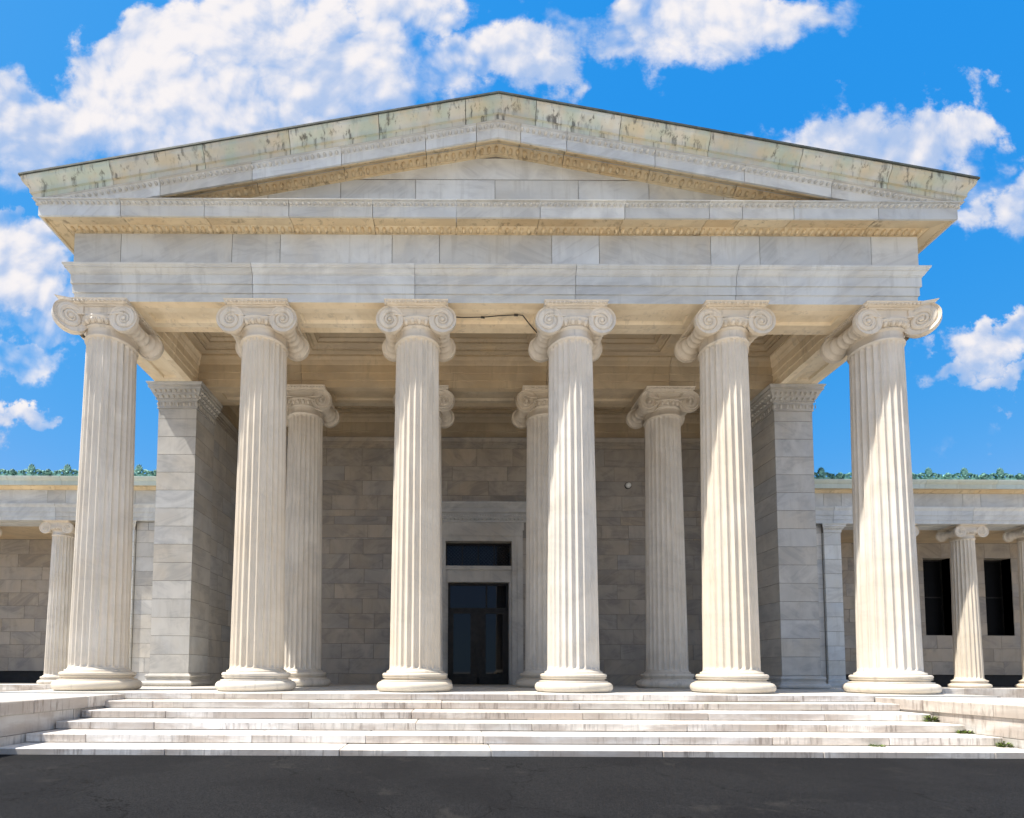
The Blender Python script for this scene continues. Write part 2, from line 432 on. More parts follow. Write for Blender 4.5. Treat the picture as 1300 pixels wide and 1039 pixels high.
def capital_mesh(corner=0, depth=.052, g=1., simple=False):
    """Ionic capital, local z = 0 at the shaft's neck (9.10 on the big order); corner = -1/+1 adds the diagonal volute"""
    mb = MB(); z0 = -9.10
    Rv = .345; vx = .66; vz = 9.312+z0; yf = .62
    # echinus with egg and dart
    P = [(.555, 9.10+z0), (.56, 9.13+z0), (.60, 9.145+z0), (.605, 9.165+z0), (.575, 9.175+z0), (.60, 9.2+z0), (.65, 9.26+z0), (.69, 9.33+z0), (.69, 9.37+z0), (.2, 9.42+z0)]
    mb.lathe(P, 64)
    for i in range(24):
        a = 2*math.pi*(i+.5)/24; d = Vector((math.cos(a), math.sin(a), 0))
        mb.egg(d*.632+Vector((0,0,9.255+z0)), (-d.y, d.x, 0), (d.x, d.y, -.45), .058, .078, .07)
        a = 2*math.pi*i/24; d = Vector((math.cos(a), math.sin(a), 0))
        mb.egg(d*.632+Vector((0,0,9.255+z0)), (-d.y, d.x, 0), (d.x, d.y, -.45), .014, .07, .045)
    # core under the abacus
    mb.box(-.60, .60, -.53, .53, 9.36+z0, 9.645+z0)
    def canalis(y, sgn, x0, x1):
        n = 20; rows = []
        for i in range(n+1):
            x = x0+(x1-x0)*i/n; sag = .05*(1-(2*(i/n)-1)**2)
            zt, zb = 9.655+z0, 9.43-sag+z0
            pr = [(zb, -.06), (zb, .0), (zb+.02, .006), (zb+.035, -.002), (zb+.045, -depth*.8), ((zt+zb)/2, -depth*1.1), (zt-.045, -depth*.8), (zt-.035, -.002), (zt-.012, .004), (zt, 0), (zt, -.06)]
            rows.append([(x, y+sgn*o, z) for z, o in pr])
        m = len(rows[0])
        V = [p for r in rows for p in r]
        mb.add(V, [(i*m+j, (i+1)*m+j, (i+1)*m+j+1, i*m+j+1) for i in range(n) for j in range(m-1)], 0, .5, .3, False)
    for sg in (-1, 1):                                    # front (-1) and back (+1)
        canalis(sg*yf, sg, -vx, vx)
    for sx in (-1, 1):
        for sg in (-1, 1):
            if corner == sx and sg == -1: continue
            spiral_disc(mb, (sx*vx, sg*yf, vz), (1,0,0), (0,sg,0), Rv, depth, sx, .10)
        if corner == sx:
            q = .80/1.0
            c = Vector((sx*(vx-.03), -(yf+.02), vz-.012)); nn = Vector((-sx*.7071, -.7071, 0)); uu = Vector((sx*.7071, -.7071, 0))
            for s2 in (1, -1):
                spiral_disc(mb, c+nn*(s2*.10), uu, nn*s2, Rv*1.08, depth, s2, .10)
            # bent bands carrying the front and the flank out to the diagonal volute
            for (p0, p1) in (((sx*.35, -yf+.02), (sx*(vx-.04), -(yf+.07))), ((sx*.60, -.35), (sx*(vx+.03), -(yf-.04)))):
                a0 = Vector((*p0, 0)); a1 = Vector((*p1, 0)); dd = (a1-a0).normalized(); on = Vector((dd.y, -dd.x, 0))
                V = []
                for i in range(9):
                    f = i/8; p = a0+(a1-a0)*f; bend = .04*math.sin(math.pi*f)
                    for (zz, o) in ((9.40, 0), (9.655, 0), (9.655, -.16), (9.40, -.16)):
                        V.append(p+on*(o-bend if sx > 0 else -o+bend)+Vector((0,0,zz+z0)))
                F = [(i*4+j, i*4+4+j, i*4+4+(j+1) % 4, i*4+(j+1) % 4) for i in range(8) for j in range(4)]
                mb.add(V, F+[(0,1,2,3), (35,34,33,32)], 0, .5, .3)
        # bolster: rolled side between front and back volutes, with bead rings
        y0 = -.54 if corner != sx else -.10
        P = []; n = 44
        for i in range(n+1):
            y = y0+(.54-y0)*i/n; f = abs(y)/.54
            r = .175+.145*f**2.4
            for cc in (-.36, -.18, 0., .18, .36):
                dq = (y-cc)/.038
                if abs(dq) < 1: r += .020*math.sqrt(1-dq*dq)
            P.append((r, y))
        mb.lathe(P, 28, (sx*(vx-.01), 0, vz-.01), 'y')
    # abacus with an egg moulded edge
    for (h0, h1, zz0, zz1) in ((.72, .735, 9.65, 9.66), (.735, .745, 9.66, 9.665), (.745, .785, 9.665, 9.72), (.785, .80, 9.72, 9.7385)):
        dy = .055
        V = [(-h0, -h0+dy, zz0+z0), (h0, -h0+dy, zz0+z0), (h0, h0-dy, zz0+z0), (-h0, h0-dy, zz0+z0), (-h1, -h1+dy, zz1+z0), (h1, -h1+dy, zz1+z0), (h1, h1-dy, zz1+z0), (-h1, h1-dy, zz1+z0)]
        mb.add(V, [(0,1,5,4), (1,2,6,5), (2,3,7,6), (3,0,4,7), (0,3,2,1), (4,5,6,7)])
    h = .765; e = .055
    for (p0, p1, o) in (((-h, -h+e), (h, -h+e), (0,-1)), ((-h, h-e), (h, h-e), (0,1)), ((-h, -h+e), (-h, h-e), (-1,0)), ((h, -h+e), (h, h-e), (1,0))):
        mb.eggs(p0, p1, o, .0, 9.692+z0, .098, .034, .032, .036, .5)
    if corner:                                            # abacus horn over the corner volute
        sx = corner
        V = [(sx*.55, -.735, 9.655+z0), (sx*.84, -.80, 9.655+z0), (sx*.80, -.50, 9.655+z0), (sx*.55, -.745, 9.73+z0), (sx*.90, -.86, 9.73+z0), (sx*.80, -.50, 9.73+z0)]
        mb.add(V, [(0,1,2), (3,5,4), (0,3,4,1), (1,4,5,2), (2,5,3,0)])
    if g != 1.:
        mb.v = [(x*g, y*g, z*g) for x, y, z in mb.v]
    return mb
SHAFT = shaft_mesh(.645, .556, .565, 8.86, 9.10).build('column', M_COL, B_)
SHAFT.location = (CX[1], 0, 0)
bb = base_mesh().build('base', M_COL); bb.parent = SHAFT
cc = capital_mesh().build('capital', M_COL); cc.parent = SHAFT; cc.location = (0, 0, 9.10)
for x in CX[2:5]: dup(SHAFT, B_, (x, 0, 0))
for sx in (-1, 1):
    c = SHAFT.copy(); COL.objects.link(c); c.location = (sx*10., 0, 0); c.parent = B_
    c['label'] = 'fluted corner column whose outer scroll turns out diagonally'
    b2 = bb.copy(); COL.objects.link(b2); b2.parent = c
    k = capital_mesh(sx).build('capital', M_COL); k.parent = c; k.location = (0, 0, 9.10)
INNER = SHAFT.copy(); COL.objects.link(INNER); INNER.parent = B_; INNER.location = (-6, YIN, 0)
b2 = bb.copy(); COL.objects.link(b2); b2.parent = INNER
k = capital_mesh(0, .075).build('capital', M_COL); k.parent = INNER; k.location = (0, 0, 9.10)
for x in CX[2:5]: dup(INNER, B_, (x, YIN, 0))

# ------------------------------------------------------------------ entablature
def px2x(px, zc=13.0): return (px-2-571)/650*zc-1.124
def jt(pxs, zc, start): return [px2x(p, zc)-start for p in pxs]
arch_prof = [(-.22, ZS), (0, ZS), (0, 9.955), (.03, 9.958), (.03, 10.17), (.062, 10.173), (.062, 10.40), (.075, 10.405), (.075, 10.42), (.10, 10.44), (.13, 10.49), (.14, 10.52), (.165, 10.525), (.165, 10.545), (.19, 10.57), (.20, 10.60), (.20, 10.615), (-.22, 10.66)]
a = MB(); amt = [1]+[0]*(len(arch_prof)-1)
a.run(arch_prof, (-A, -B), (A, -B), (0, -1), 1, 1, jt([322, 527, 730, 933], 12.9, -A), mats=amt)
for sx in (-1, 1): a.run(arch_prof, (sx*A, -B), (sx*A, YB), (sx, 0), 1, 0, [4.2, 8.4, 13, 17, 21], mats=amt)
def panel_soffit(mb, x0, x1, y0, y1, z, ins, dep, bev=.03, mat=0):
    """flat soffit with one sunk panel"""
    X0, X1, Y0, Y1 = x0+ins[0], x1-ins[0], y0+ins[1], y1-ins[1]
    r = [[(x0,y0,z),(x1,y0,z),(x1,y1,z),(x0,y1,z)], [(X0,Y0,z),(X1,Y0,z),(X1,Y1,z),(X0,Y1,z)],
         [(X0+bev,Y0+bev,z+dep),(X1-bev,Y0+bev,z+dep),(X1-bev,Y1-bev,z+dep),(X0+bev,Y1-bev,z+dep)]]
    t, s = rng.random(), rng.random()
    for k in (0, 1):
        for i in range(4):
            j = (i+1) % 4; mb.face([r[k][i], r[k+1][i], r[k+1][j], r[k][j]], mat, t, s)
    mb.face(r[2][::-1], mat, t, s)
arch = a.build('architrave', [M_ENT, M_SOFF], B_)
s = MB()
back_prof = [(0, ZS), (.20, ZS), (.20, 9.95), (.235, 9.953), (.235, 10.17), (.27, 10.173), (.27, 10.40), (.29, 10.42), (.33, 10.50), (.34, 10.55), (.37, 10.60), (.42, 10.66), (.42, 10.72), (0, 10.72)]
s.run(back_prof, (-9.4, .35), (9.4, .35), (0, 1), 0, 0, [3.4, 7.4, 11.4, 15.4])
for x0, x1 in zip(CX, CX[1:]):
    xa = x0-.0 if x0 > -10 else -9.6; xb = x1 if x1 < 10 else 9.6
    panel_soffit(s, xa, xb, -B+.22, .35, ZS, (.95 if x0 > -10 and x1 < 10 else .62, .17), .07)
for sx in (-1, 1):
    s.run([(o, z) for o, z in back_prof], (sx*9.6, .55), (sx*9.6, 3.3), (-sx, 0), 0, 0, [1.3])
    xs = sorted((sx*9.6, sx*(A-.22)))
    panel_soffit(s, xs[0], xs[1], .6, 3.2, ZS, (.17, .45), .07)
    s.box(xs[0], xs[1], -B+.22, .6, ZS, ZS+.4); s.box(xs[0], xs[1], 3.2, 4.45, ZS, ZS+.4)
s.box(-A+.2, A-.2, -.37, .34, ZS+.12, 11.5)
for sx in (-1, 1): s.box(sx*9.61, sx*10.37, .34, 4.45, ZS+.12, 11.5)
s.build('beam_soffit', M_SOFF, B_)
# inner beam over the inner columns
ib = MB()
ibf = [(0, ZS), (.22, ZS), (.22, 9.97), (.255, 9.973), (.255, 10.20), (.29, 10.203), (.29, 10.45), (.31, 10.47), (.34, 10.53), (.36, 10.58), (.43, 10.66), (.43, 10.72), (0, 10.72)]
ib.run(ibf, (-9.4, 3.47), (9.4, 3.47), (0, -1), 0, 0, [3.4, 7.4, 11.4, 15.4])
ib.run(ibf, (-9.4, 4.2), (9.4, 4.2), (0, 1), 0, 0, [3.4, 7.4, 11.4, 15.4])
for x0, x1 in zip(CX, CX[1:]):
    xa = max(x0, -9.4); xb = min(x1, 9.4)
    panel_soffit(ib, xa, xb, 3.47, 4.2, ZS, (.95 if x0 > -10 and x1 < 10 else .62, .17), .07)
ib.box(-9.4, 9.4, 3.48, 4.19, ZS+.13, 11.)
ib.build('inner_beam', M_CEIL, B_)
# frieze
fr = MB()
fp = [(.03, 10.655), (.03, 11.50), (-.25, 11.50), (-.25, 10.655)]
fr.run(fp, (-A, -B), (A, -B), (0, -1), 1, 1, jt([155, 295.5, 356.5, 498, 558, 700, 760, 901, 963, 1104], 12.95, -A), .014)
for sx in (-1, 1): fr.run(fp, (sx*A, -B), (sx*A, YB), (sx, 0), 1, 0, [1.5, 3.2, 6, 9])
fr.run([(0, 10.70), (0, 11.45), (-.04, 11.45), (-.04, 10.70)], (-A+.02, -B), (A-.02, -B), (0, -1), mat=1)
fr.build('frieze', [M_ENT, M_JOINT], B_)
# horizontal cornice: bed moulding, soffit, corona, crowning bead
cj = jt([162, 266, 371, 475, 579, 683, 788, 893, 934, 998, 1103], 12.7, -A)
bed = [(.0, 11.50), (.05, 11.505), (.05, 11.53), (.08, 11.535), (.12, 11.545), (.17, 11.57), (.20, 11.60), (.20, 11.62), (.5, 11.62), (.5, 11.64), (-.2, 11.64), (-.2, 11.50)]
co = MB()
co.run(bed, (-A, -B), (A, -B), (0, -1), 1, 1, cj, .014)
for sx in (-1, 1): co.run(bed, (sx*A, -B), (sx*A, YB), (sx, 0), 1, 0, [2, 4, 6, 8])
co.eggs((-A-.1, -B), (A+.1, -B), (0, -1), .115, 11.555, .18, .052, .072, .085, .8, darts=False)
soff = [(.2, 11.585), (.46, 11.545), (.475, 11.50), (.50, 11.50), (.50, 11.66), (.2, 11.66)]
co.run(soff, (-A, -B), (A, -B), (0, -1), 1, 1, cj, .014)
for sx in (-1, 1): co.run(soff, (sx*A, -B), (sx*A, YB), (sx, 0), 1, 0, [2, 4, 6, 8])
cornice = co.build('cornice', M_OCH, B_)
cr = MB()
corona = [(.501, 11.495), (.545, 11.495), (.545, 11.755), (.555, 11.76), (.555, 11.775), (.545, 11.78), (.56, 11.815), (.59, 11.845), (.64, 11.85), (.64, 11.865), (-.2, 11.875), (-.2, 11.665), (.501, 11.665)]
cr.run(corona, (-A, -B), (A, -B), (0, -1), 1, 1, cj, .014)
for sx in (-1, 1): cr.run(corona, (sx*A, -B), (sx*A, YB), (sx, 0), 1, 0, [2, 4, 6, 8, 12, 16])
cr.eggs((-A-.6, -B), (A+.6, -B), (0, -1), .55, 11.812, .145, .044, .036, .085, .35, darts=False)
for sx in (-1, 1): cr.eggs((sx*A, -B-.6), (sx*A, 6), (sx, 0), .55, 11.812, .145, .044, .036, .085, .35, darts=False)
k = cr.build('corona', M_ENT); k.parent = cornice

# ------------------------------------------------------------------ pediment
ZA = 13.57                                                # apex of the raking corona's lower edge
tf = MB()
def tymp_z(x): return ZA+.12-SL*abs(x)
zs = [11.87, 12.45, 13.02, 13.6]
for ci in range(3):
    za, zb = zs[ci], zs[ci+1]
    lim = lambda z: (ZA+.12-z)/SL
    cuts = [-9.8, -7.9, -5.9, -3.95, -1.95, .0, 1.95, 3.9, 5.9, 7.9, 9.8]
    if ci == 0: cuts = [c-.15*(1 if c > 0 else -1)-.9 for c in cuts]+[9.9]
    if ci == 1: cuts = [-9.8, -6.9, -5.8, -3.95, -2.04, -.02, 2.1, 3.9, 5.8, 7.9, 9.8]
    if ci == 2: cuts = [-4, 4]
    for a0, a1 in zip(cuts, cuts[1:]):
        g = .007; x0, x1 = max(a0+g, -lim(za+g)+.01), min(a1-g, lim(za+g)-.01)
        if x1-x0 < .05: continue
        ptsx = sorted(set([x0, x1]+[v for v in (-lim(zb-g), lim(zb-g), 0.) if x0 < v < x1]))
        top = [(x, min(zb-g, tymp_z(x)-.01)) for x in ptsx]
        top = [(x, max(z, za+g+.001)) for x, z in top]
        if len(top) < 2: continue
        poly = [(top[0][0], za+g)]+top+[(top[-1][0], za+g)]
        t, sd = rng.random(), rng.random()
        tf.face([(x, -B+.02, z) for x, z in poly][::-1], 0, t, sd)
tf.add([(-10.1, -B+.04, 11.8), (10.1, -B+.04, 11.8), (0, -B+.04, 13.72)], [(0,1,2)], 1)
tf.build('tympanum', [M_ENT, M_JOINT], B_)
X1 = A
zr = (lambda t: -SL*abs(t-X1), [X1])
sj = jt([146, 262, 369, 481, 590, 679, 785, 897, 1011, 1122], 12.45, -A)
rj = jt([207, 322, 434, 540, 604, 660, 718, 829, 941, 1050], 12.6, -A)
rc = MB()
rbed = [(-.1, ZA+.10), (.03, ZA+.10), (.03, ZA+.12), (.05, ZA+.125), (.09, ZA+.14), (.16, ZA+.175), (.19, ZA+.20), (.19, ZA+.215), (.44, ZA+.11), (.455, ZA+.0), (.49, ZA), (.49, ZA+.20), (-.1, ZA+.3)]
rc.run(rbed, (-A, -B), (A, -B), (0, -1), 1, 1, rj, .014, zf=zr)
zl = lambda t: -SL*abs(t-10.0)
rc.eggs((-10., -B), (10., -B), (0, -1), .11, ZA+.155, .18, .052, .072, .085, .8, zf=zl, darts=False)
rake = rc.build('raking_cornice', M_OCH, B_)
r2 = MB()
rcor = [(.491, ZA-.004), (.53, ZA-.004), (.53, ZA+.225), (.54, ZA+.23), (.54, ZA+.245), (.53, ZA+.25), (.545, ZA+.30), (.585, ZA+.345), (.62, ZA+.35), (.62, ZA+.36), (.1, ZA+.37), (.1, ZA+.21), (.491, ZA+.205)]
r2.run(rcor, (-A, -B), (A, -B), (0, -1), 1, 1, rj, .014, zf=zr)
zl2 = lambda t: -SL*abs(t-(A+.55))
r2.eggs((-A-.55, -B), (A+.55, -B), (0, -1), .54, ZA+.298, .145, .044, .044, .09, .35, zf=zl2, darts=False)
k = r2.build('corona', M_ENT); k.parent = rake
r3 = MB()
sima = [(.56, ZA+.365), (.625, ZA+.365), (.625, ZA+.475), (.672, ZA+.48), (.672, ZA+.50)]
for i in range(11):
    f = i/10; sima.append((.672+.12*(f-.16*math.sin(2*math.pi*f)), ZA+.505+.255*f))
sima += [(.80, ZA+.765), (.80, ZA+.80), (.3, ZA+.81), (.3, ZA+.38)]
r3.run(sima, (-A, -B), (A, -B), (0, -1), 1, 1, sj, .014, zf=zr)
for sx in (-1, 1):                                        # the gutter moulding returns along the flanks
    zz = -SL*(A)
    r3.run([(o, z-SL*(A+o)) for o, z in sima], (sx*A, -B), (sx*A, YB), (sx, 0), 1, 0, [2, 4, 6, 8, 11])
k = r3.build('gutter_moulding', M_SIMA); k.parent = rake
rf = MB()
for sx in (-1, 1):
    e = .83; zt = ZA+.80
    p = [(0, zt+.004), (0, zt+.045), (sx*(A+e), zt+.045-SL*(A+e)), (sx*(A+e), zt+.004-SL*(A+e))]
    for y0, y1 in ((-B-e, YB),):
        V = [(x, y0, z) for x, z in p]+[(x, y1, z) for x, z in p]
        rf.add(V, [(0,1,2,3), (7,6,5,4), (0,4,5,1), (1,5,6,2), (2,6,7,3), (3,7,4,0)])
rf.build('roof', M_ROOF, B_)
# back of the gable so the roof space is closed
gb = MB(); gb.add([(-10.8, YB-.1, -.9), (10.8, YB-.1, -.9), (10.8, YB-.1, 12.4), (0, YB-.1, 14.4), (-10.8, YB-.1, 12.4)], [(0,1,2,3,4)])
gb.build('rear_wall', M_WALL, B_)

# ------------------------------------------------------------------ porch ceiling
ce = MB()
def coffer(mb, x0, x1, y0, y1, rib, z, mat=0):
    steps = [(0, 0), (rib, 0), (rib, .05), (rib+.06, .05), (rib+.10, .11), (rib+.22, .11), (rib+.22, .16), (rib+.30, .22), (rib+.30, .25)]
    t, s = rng.random(), rng.random(); prev = None
    for ins, dz in steps:
        r = [(x0+ins, y0+ins, z+dz), (x1-ins, y0+ins, z+dz), (x1-ins, y1-ins, z+dz), (x0+ins, y1-ins, z+dz)]
        if prev:
            for i in range(4):
                j = (i+1) % 4; mb.face([prev[i], r[i], r[j], prev[j]], mat, t, s)
        prev = r
    mb.face(prev[::-1], mat, t, s)
bx = [-9.4, -6, -2, 2, 6, 9.4]
for x0, x1 in zip(bx, bx[1:]):
    coffer(ce, x0, x1, .55, 3.3, .45, ZC)
    ym = 4.4
    coffer(ce, x0, x1, ym, WALLY+.02, .40, ZC)
ce.box(-10.5, 10.5, -.3, WALLY+.4, 11.02, 11.4)
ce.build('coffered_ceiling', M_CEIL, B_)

# ------------------------------------------------------------------ porch walls, piers, door
cz = [0., .40]
while cz[-1] < 9.2: cz.append(cz[-1]+.587)
cz = [z for z in cz if z < 9.2]+[9.34]
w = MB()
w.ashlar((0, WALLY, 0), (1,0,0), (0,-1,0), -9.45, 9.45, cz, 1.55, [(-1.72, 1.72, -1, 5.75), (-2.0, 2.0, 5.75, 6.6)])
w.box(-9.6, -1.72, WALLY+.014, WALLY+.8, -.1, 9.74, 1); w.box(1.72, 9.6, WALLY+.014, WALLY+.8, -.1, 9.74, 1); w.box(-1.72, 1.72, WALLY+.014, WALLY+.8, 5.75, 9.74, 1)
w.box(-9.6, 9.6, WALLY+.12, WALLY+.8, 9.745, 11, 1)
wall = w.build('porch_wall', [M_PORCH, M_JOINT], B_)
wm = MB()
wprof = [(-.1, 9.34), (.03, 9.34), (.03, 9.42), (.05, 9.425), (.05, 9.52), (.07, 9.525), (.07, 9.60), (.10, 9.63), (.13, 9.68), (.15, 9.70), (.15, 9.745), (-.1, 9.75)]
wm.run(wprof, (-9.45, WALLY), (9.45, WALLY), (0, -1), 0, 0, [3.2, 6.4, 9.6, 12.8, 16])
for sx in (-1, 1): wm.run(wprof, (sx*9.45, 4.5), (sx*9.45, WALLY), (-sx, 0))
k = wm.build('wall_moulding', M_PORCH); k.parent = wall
wt = MB()
wtp = [(-.1, 9.77), (-.02, 9.77), (-.02, 10.05), (.01, 10.055), (.01, 10.40), (.04, 10.42), (.10, 10.52), (.12, 10.58), (.18, 10.66), (.18, 10.72), (-.1, 10.72)]
wt.run(wtp, (-9.45, WALLY), (9.45, WALLY), (0, -1), 0, 0, [3.4, 7.4, 11.4, 15.4])
for sx in (-1, 1): wt.run(wtp, (sx*9.45, 4.4), (sx*9.45, WALLY), (-sx, 0))
wt.build('wall_beam', M_CEIL, B_)
for sx in (-1, 1):
    sw = MB()
    sw.ashlar((sx*9.45, 0, 0), (0,1,0), (-sx,0,0), 4.45, WALLY, cz, 1.4)
    sw.ashlar((sx*10.55, 0, 0), (0,1,0), (sx,0,0), 4.4, YB, [-.9, -.3]+cz+[9.75], 1.55)
    sw.box(sx*9.47, sx*10.53, 4.46, YB, -.9, 9.74, 1); sw.box(sx*9.58, sx*10.53, 4.46, YB, 9.742, 10.75, 1)
    sw.build('side_wall', [M_WALL, M_JOINT], B_)
    # square pier (anta) at the end of the side wall
    an = MB(); x0, x1 = sorted((sx*9.36, sx*10.6)); y0, y1 = 3.2, 4.45
    acz = [.42]
    while acz[-1] < 8.6: acz.append(acz[-1]+.587)
    acz = acz[:-1]+[8.98] if acz[-1] > 8.75 else acz+[8.98]
    for (O, u, n, a0, a1) in (((0, y0, 0), (1,0,0), (0,-1,0), x0, x1), ((sx*9.36, 0, 0), (0,1,0), (-sx,0,0), y0, y1), ((sx*10.6, 0, 0), (0,1,0), (sx,0,0), y0, y1)):
        an.ashlar(O, u, n, a0, a1, acz, 8.)
    an.box(x0+.02, x1-.02, y0+.02, y1, -.1, 9.7, 1)
    pier = an.build('pier', [M_WALL, M_JOINT], B_)
    def wrap(mb, prof):
        mb.run(prof, (x0, y0), (x1, y0), (0, -1), 1, 1)
        mb.run(prof, (sx*9.36, y0), (sx*9.36, y1), (-sx, 0), 1, 0)
        mb.run(prof, (sx*10.6, y0), (sx*10.6, y1), (sx, 0), 1, 0)
    pb = MB()
    bp = [(-.1, 0), (.15, 0)]+[(.11+.07*math.cos(-math.pi/2+math.pi*i/6), .085+.08*math.sin(-math.pi/2+math.pi*i/6)) for i in range(7)]
    bp += [(.09, .17), (.09, .19), (.055, .215), (.055, .255), (.075, .26), (.075, .275)]+[(.06+.04*math.cos(-math.pi/2+math.pi*i/5), .325+.045*math.sin(-math.pi/2+math.pi*i/5)) for i in range(6)]
    bp += [(.03, .375), (.03, .40), (.0, .415), (-.1, .415)]
    wrap(pb, bp); k = pb.build('base', M_WALL); k.parent = pier
    pc = MB()
    cp = [(-.05, 8.98), (.035, 8.98), (.035, 9.0), (.02, 9.01), (.02, 9.24), (.045, 9.25), (.055, 9.27), (.045, 9.29), (.05, 9.30), (.07, 9.32), (.11, 9.38), (.12, 9.42), (.14, 9.425), (.14, 9.45), (.155, 9.47), (.19, 9.54), (.20, 9.57), (.235, 9.58), (.235, 9.66), (.26, 9.68), (.28, 9.72), (.28, 9.738), (-.05, 9.738)]
    wrap(pc, cp)
    for (p0, p1, o) in (((x0-.1, y0), (x1+.1, y0), (0,-1)), ((sx*9.36, y0-.1), (sx*9.36, y1), (-sx,0))):
        pc.eggs(p0, p1, o, .075, 9.36, .165, .050, .055, .08, .5, darts=False)
        pc.eggs(p0, p1, o, .155, 9.50, .145, .045, .055, .08, .5, darts=False)
        pc.eggs(p0, p1, o, .05, 9.27, .055, .02, .018, .016, 0, darts=False)
        pc.eggs(p0, p1, o, .015, 9.13, .20, .05, .085, .04, 0)
    k = pc.build('capital', M_WALL); k.parent = pier
# door surround
ds = MB()
fo = 1.72; fi = 1.30
for sx in (-1, 1):
    x0, x1 = sorted((sx*fo, sx*1.50)); ds.box(x0, x1, WALLY-.07, WALLY+.4, 0, 5.62)
    x0, x1 = sorted((sx*1.50, sx*fi)); ds.box(x0, x1, WALLY-.03, WALLY+.42, 0, 5.62)
ds.box(-fo, fo, WALLY-.07, WALLY+.4, 5.82, 6.06); ds.box(-fo, fo, WALLY-.03, WALLY+.42, 5.62, 5.82)
ds.box(-fo-.05, fo+.05, WALLY-.05, WALLY+.2, 6.06, 6.36)
hood = [(-.05, 6.36), (.09, 6.36), (.09, 6.42), (.11, 6.43), (.16, 6.50), (.17, 6.54), (.21, 6.55), (.21, 6.66), (.30, 6.69), (.32, 6.70), (.32, 6.84), (.34, 6.86), (.40, 6.95), (.44, 7.0), (.44, 7.07), (-.05, 7.09)]
ds.run(hood, (-2.05, WALLY), (2.05, WALLY), (0, -1), 1, 1)
ds.eggs((-2.1, WALLY), (2.1, WALLY), (0, -1), .12, 6.48, .15, .045, .05, .08, .5, darts=False)
ds.eggs((-2.2, WALLY), (2.2, WALLY), (0, -1), .21, 6.605, .10, .034, .035, .02, .2, darts=False)
# stone transom between the grille and the door, inner jambs
ds.box(-fi, fi, WALLY+.12, WALLY+.5, 4.02, 4.50); ds.box(-fi, fi, WALLY+.06, WALLY+.5, 4.50, 4.66)
for sx in (-1, 1):
    x0, x1 = sorted((sx*fi, sx*1.20)); ds.box(x0, x1, WALLY+.14, WALLY+.5, 0, 4.02)
door_s = ds.build('door_surround', M_WALL, B_)
gr = MB(); yg = WALLY+.36
gr.box(-fi, fi, yg+.03, yg+.06, 4.66, 5.62, 1)
for (x0, x1, z0, z1) in ((-fi, fi, 4.66, 4.72), (-fi, fi, 5.56, 5.62), (-fi, -fi+.06, 4.72, 5.56), (fi-.06, fi, 4.72, 5.56), (-.025, .025, 4.72, 5.56), (.62, .66, 4.72, 5.56), (-.66, -.62, 4.72, 5.56)):
    gr.box(x0, x1, yg-.02, yg+.02, z0, z1)
def bar(mb, p, q, r):
    p = Vector(p); q = Vector(q); d = (q-p).normalized(); s1 = d.cross(Vector((0,1,0))).normalized()*r; s2 = Vector((0,r,0))
    V = [p+s1+s2, p-s1+s2, p-s1-s2, p+s1-s2, q+s1+s2, q-s1+s2, q-s1-s2, q+s1-s2]
    mb.add(V, [(0,1,5,4), (1,2,6,5), (2,3,7,6), (3,0,4,7)])
h = .84; i = -fi-h
while i < fi:
    for sgn in (1, -1):
        xa, xb = i, i+h; za, zb = (4.72, 5.56) if sgn > 0 else (5.56, 4.72)
        t0 = max(0, (-fi-xa)/h); t1 = min(1, (fi-xa)/h)
        if t1 > t0: bar(gr, (xa+h*t0, yg, za+(zb-za)*t0), (xa+h*t1, yg, za+(zb-za)*t1), .007)
    i += .14
gr.build('transom_grille', [M_BRONZE, M_GLASS], B_)
dr = MB(); yd = WALLY+.40; W = 1.20
fr_ = [(-W, W, 3.92, 4.02), (-W, W, 2.93, 3.03), (-W, -W+.09, .0, 3.92), (W-.09, W, .0, 3.92), (-.045, .045, .0, 2.93), (-W+.09, W-.09, 0, .28), (.30, .36, 3.03, 3.92)]
for (x0, x1, z0, z1) in fr_: dr.box(x0, x1, yd-.035, yd+.035, z0, z1, bev=.006)
for sx in (-1, 1):
    for (xa, xb) in ((.045, .30), (.98, 1.11)):
        x0, x1 = sorted((sx*xa, sx*xb)); dr.box(x0, x1, yd-.026, yd+.026, .28, 2.93)
    x0, x1 = sorted((sx*.30, sx*.98)); dr.box(x0, x1, yd-.026, yd+.026, .28, .42); dr.box(x0, x1, yd-.026, yd+.026, 2.80, 2.93)
door = dr.build('door', M_BRONZE, B_)
for (x0, x1, z0, z1) in ((-W+.09, .30, 3.03, 3.92), (.36, W-.09, 3.03, 3.92), (-.98, -.30, .42, 2.80), (.30, .98, .42, 2.80)):
    g = MB(); g.box(x0, x1, yd-.006, yd+.006, z0, z1); k = g.build('pane', M_GLASS); k.parent = door
for sx in (-1, 1):
    g = MB(); g.lathe([(.015, 1.0), (.015, 1.5)], 10, (sx*.14, yd-.10, 0)); g.lathe([(.01, -.10), (.01, .0)], 8, (sx*.14, yd, 1.05), 'y'); g.lathe([(.01, -.10), (.01, .0)], 8, (sx*.14, yd, 1.45), 'y')
    k = g.build('handle', M_BRONZE); k.parent = door
vb = MB(); vb.box(-1.75, 1.75, yd+.12, yd+.2, 0, 5.7); vb.build('dark_interior', M_BLACK, B_)
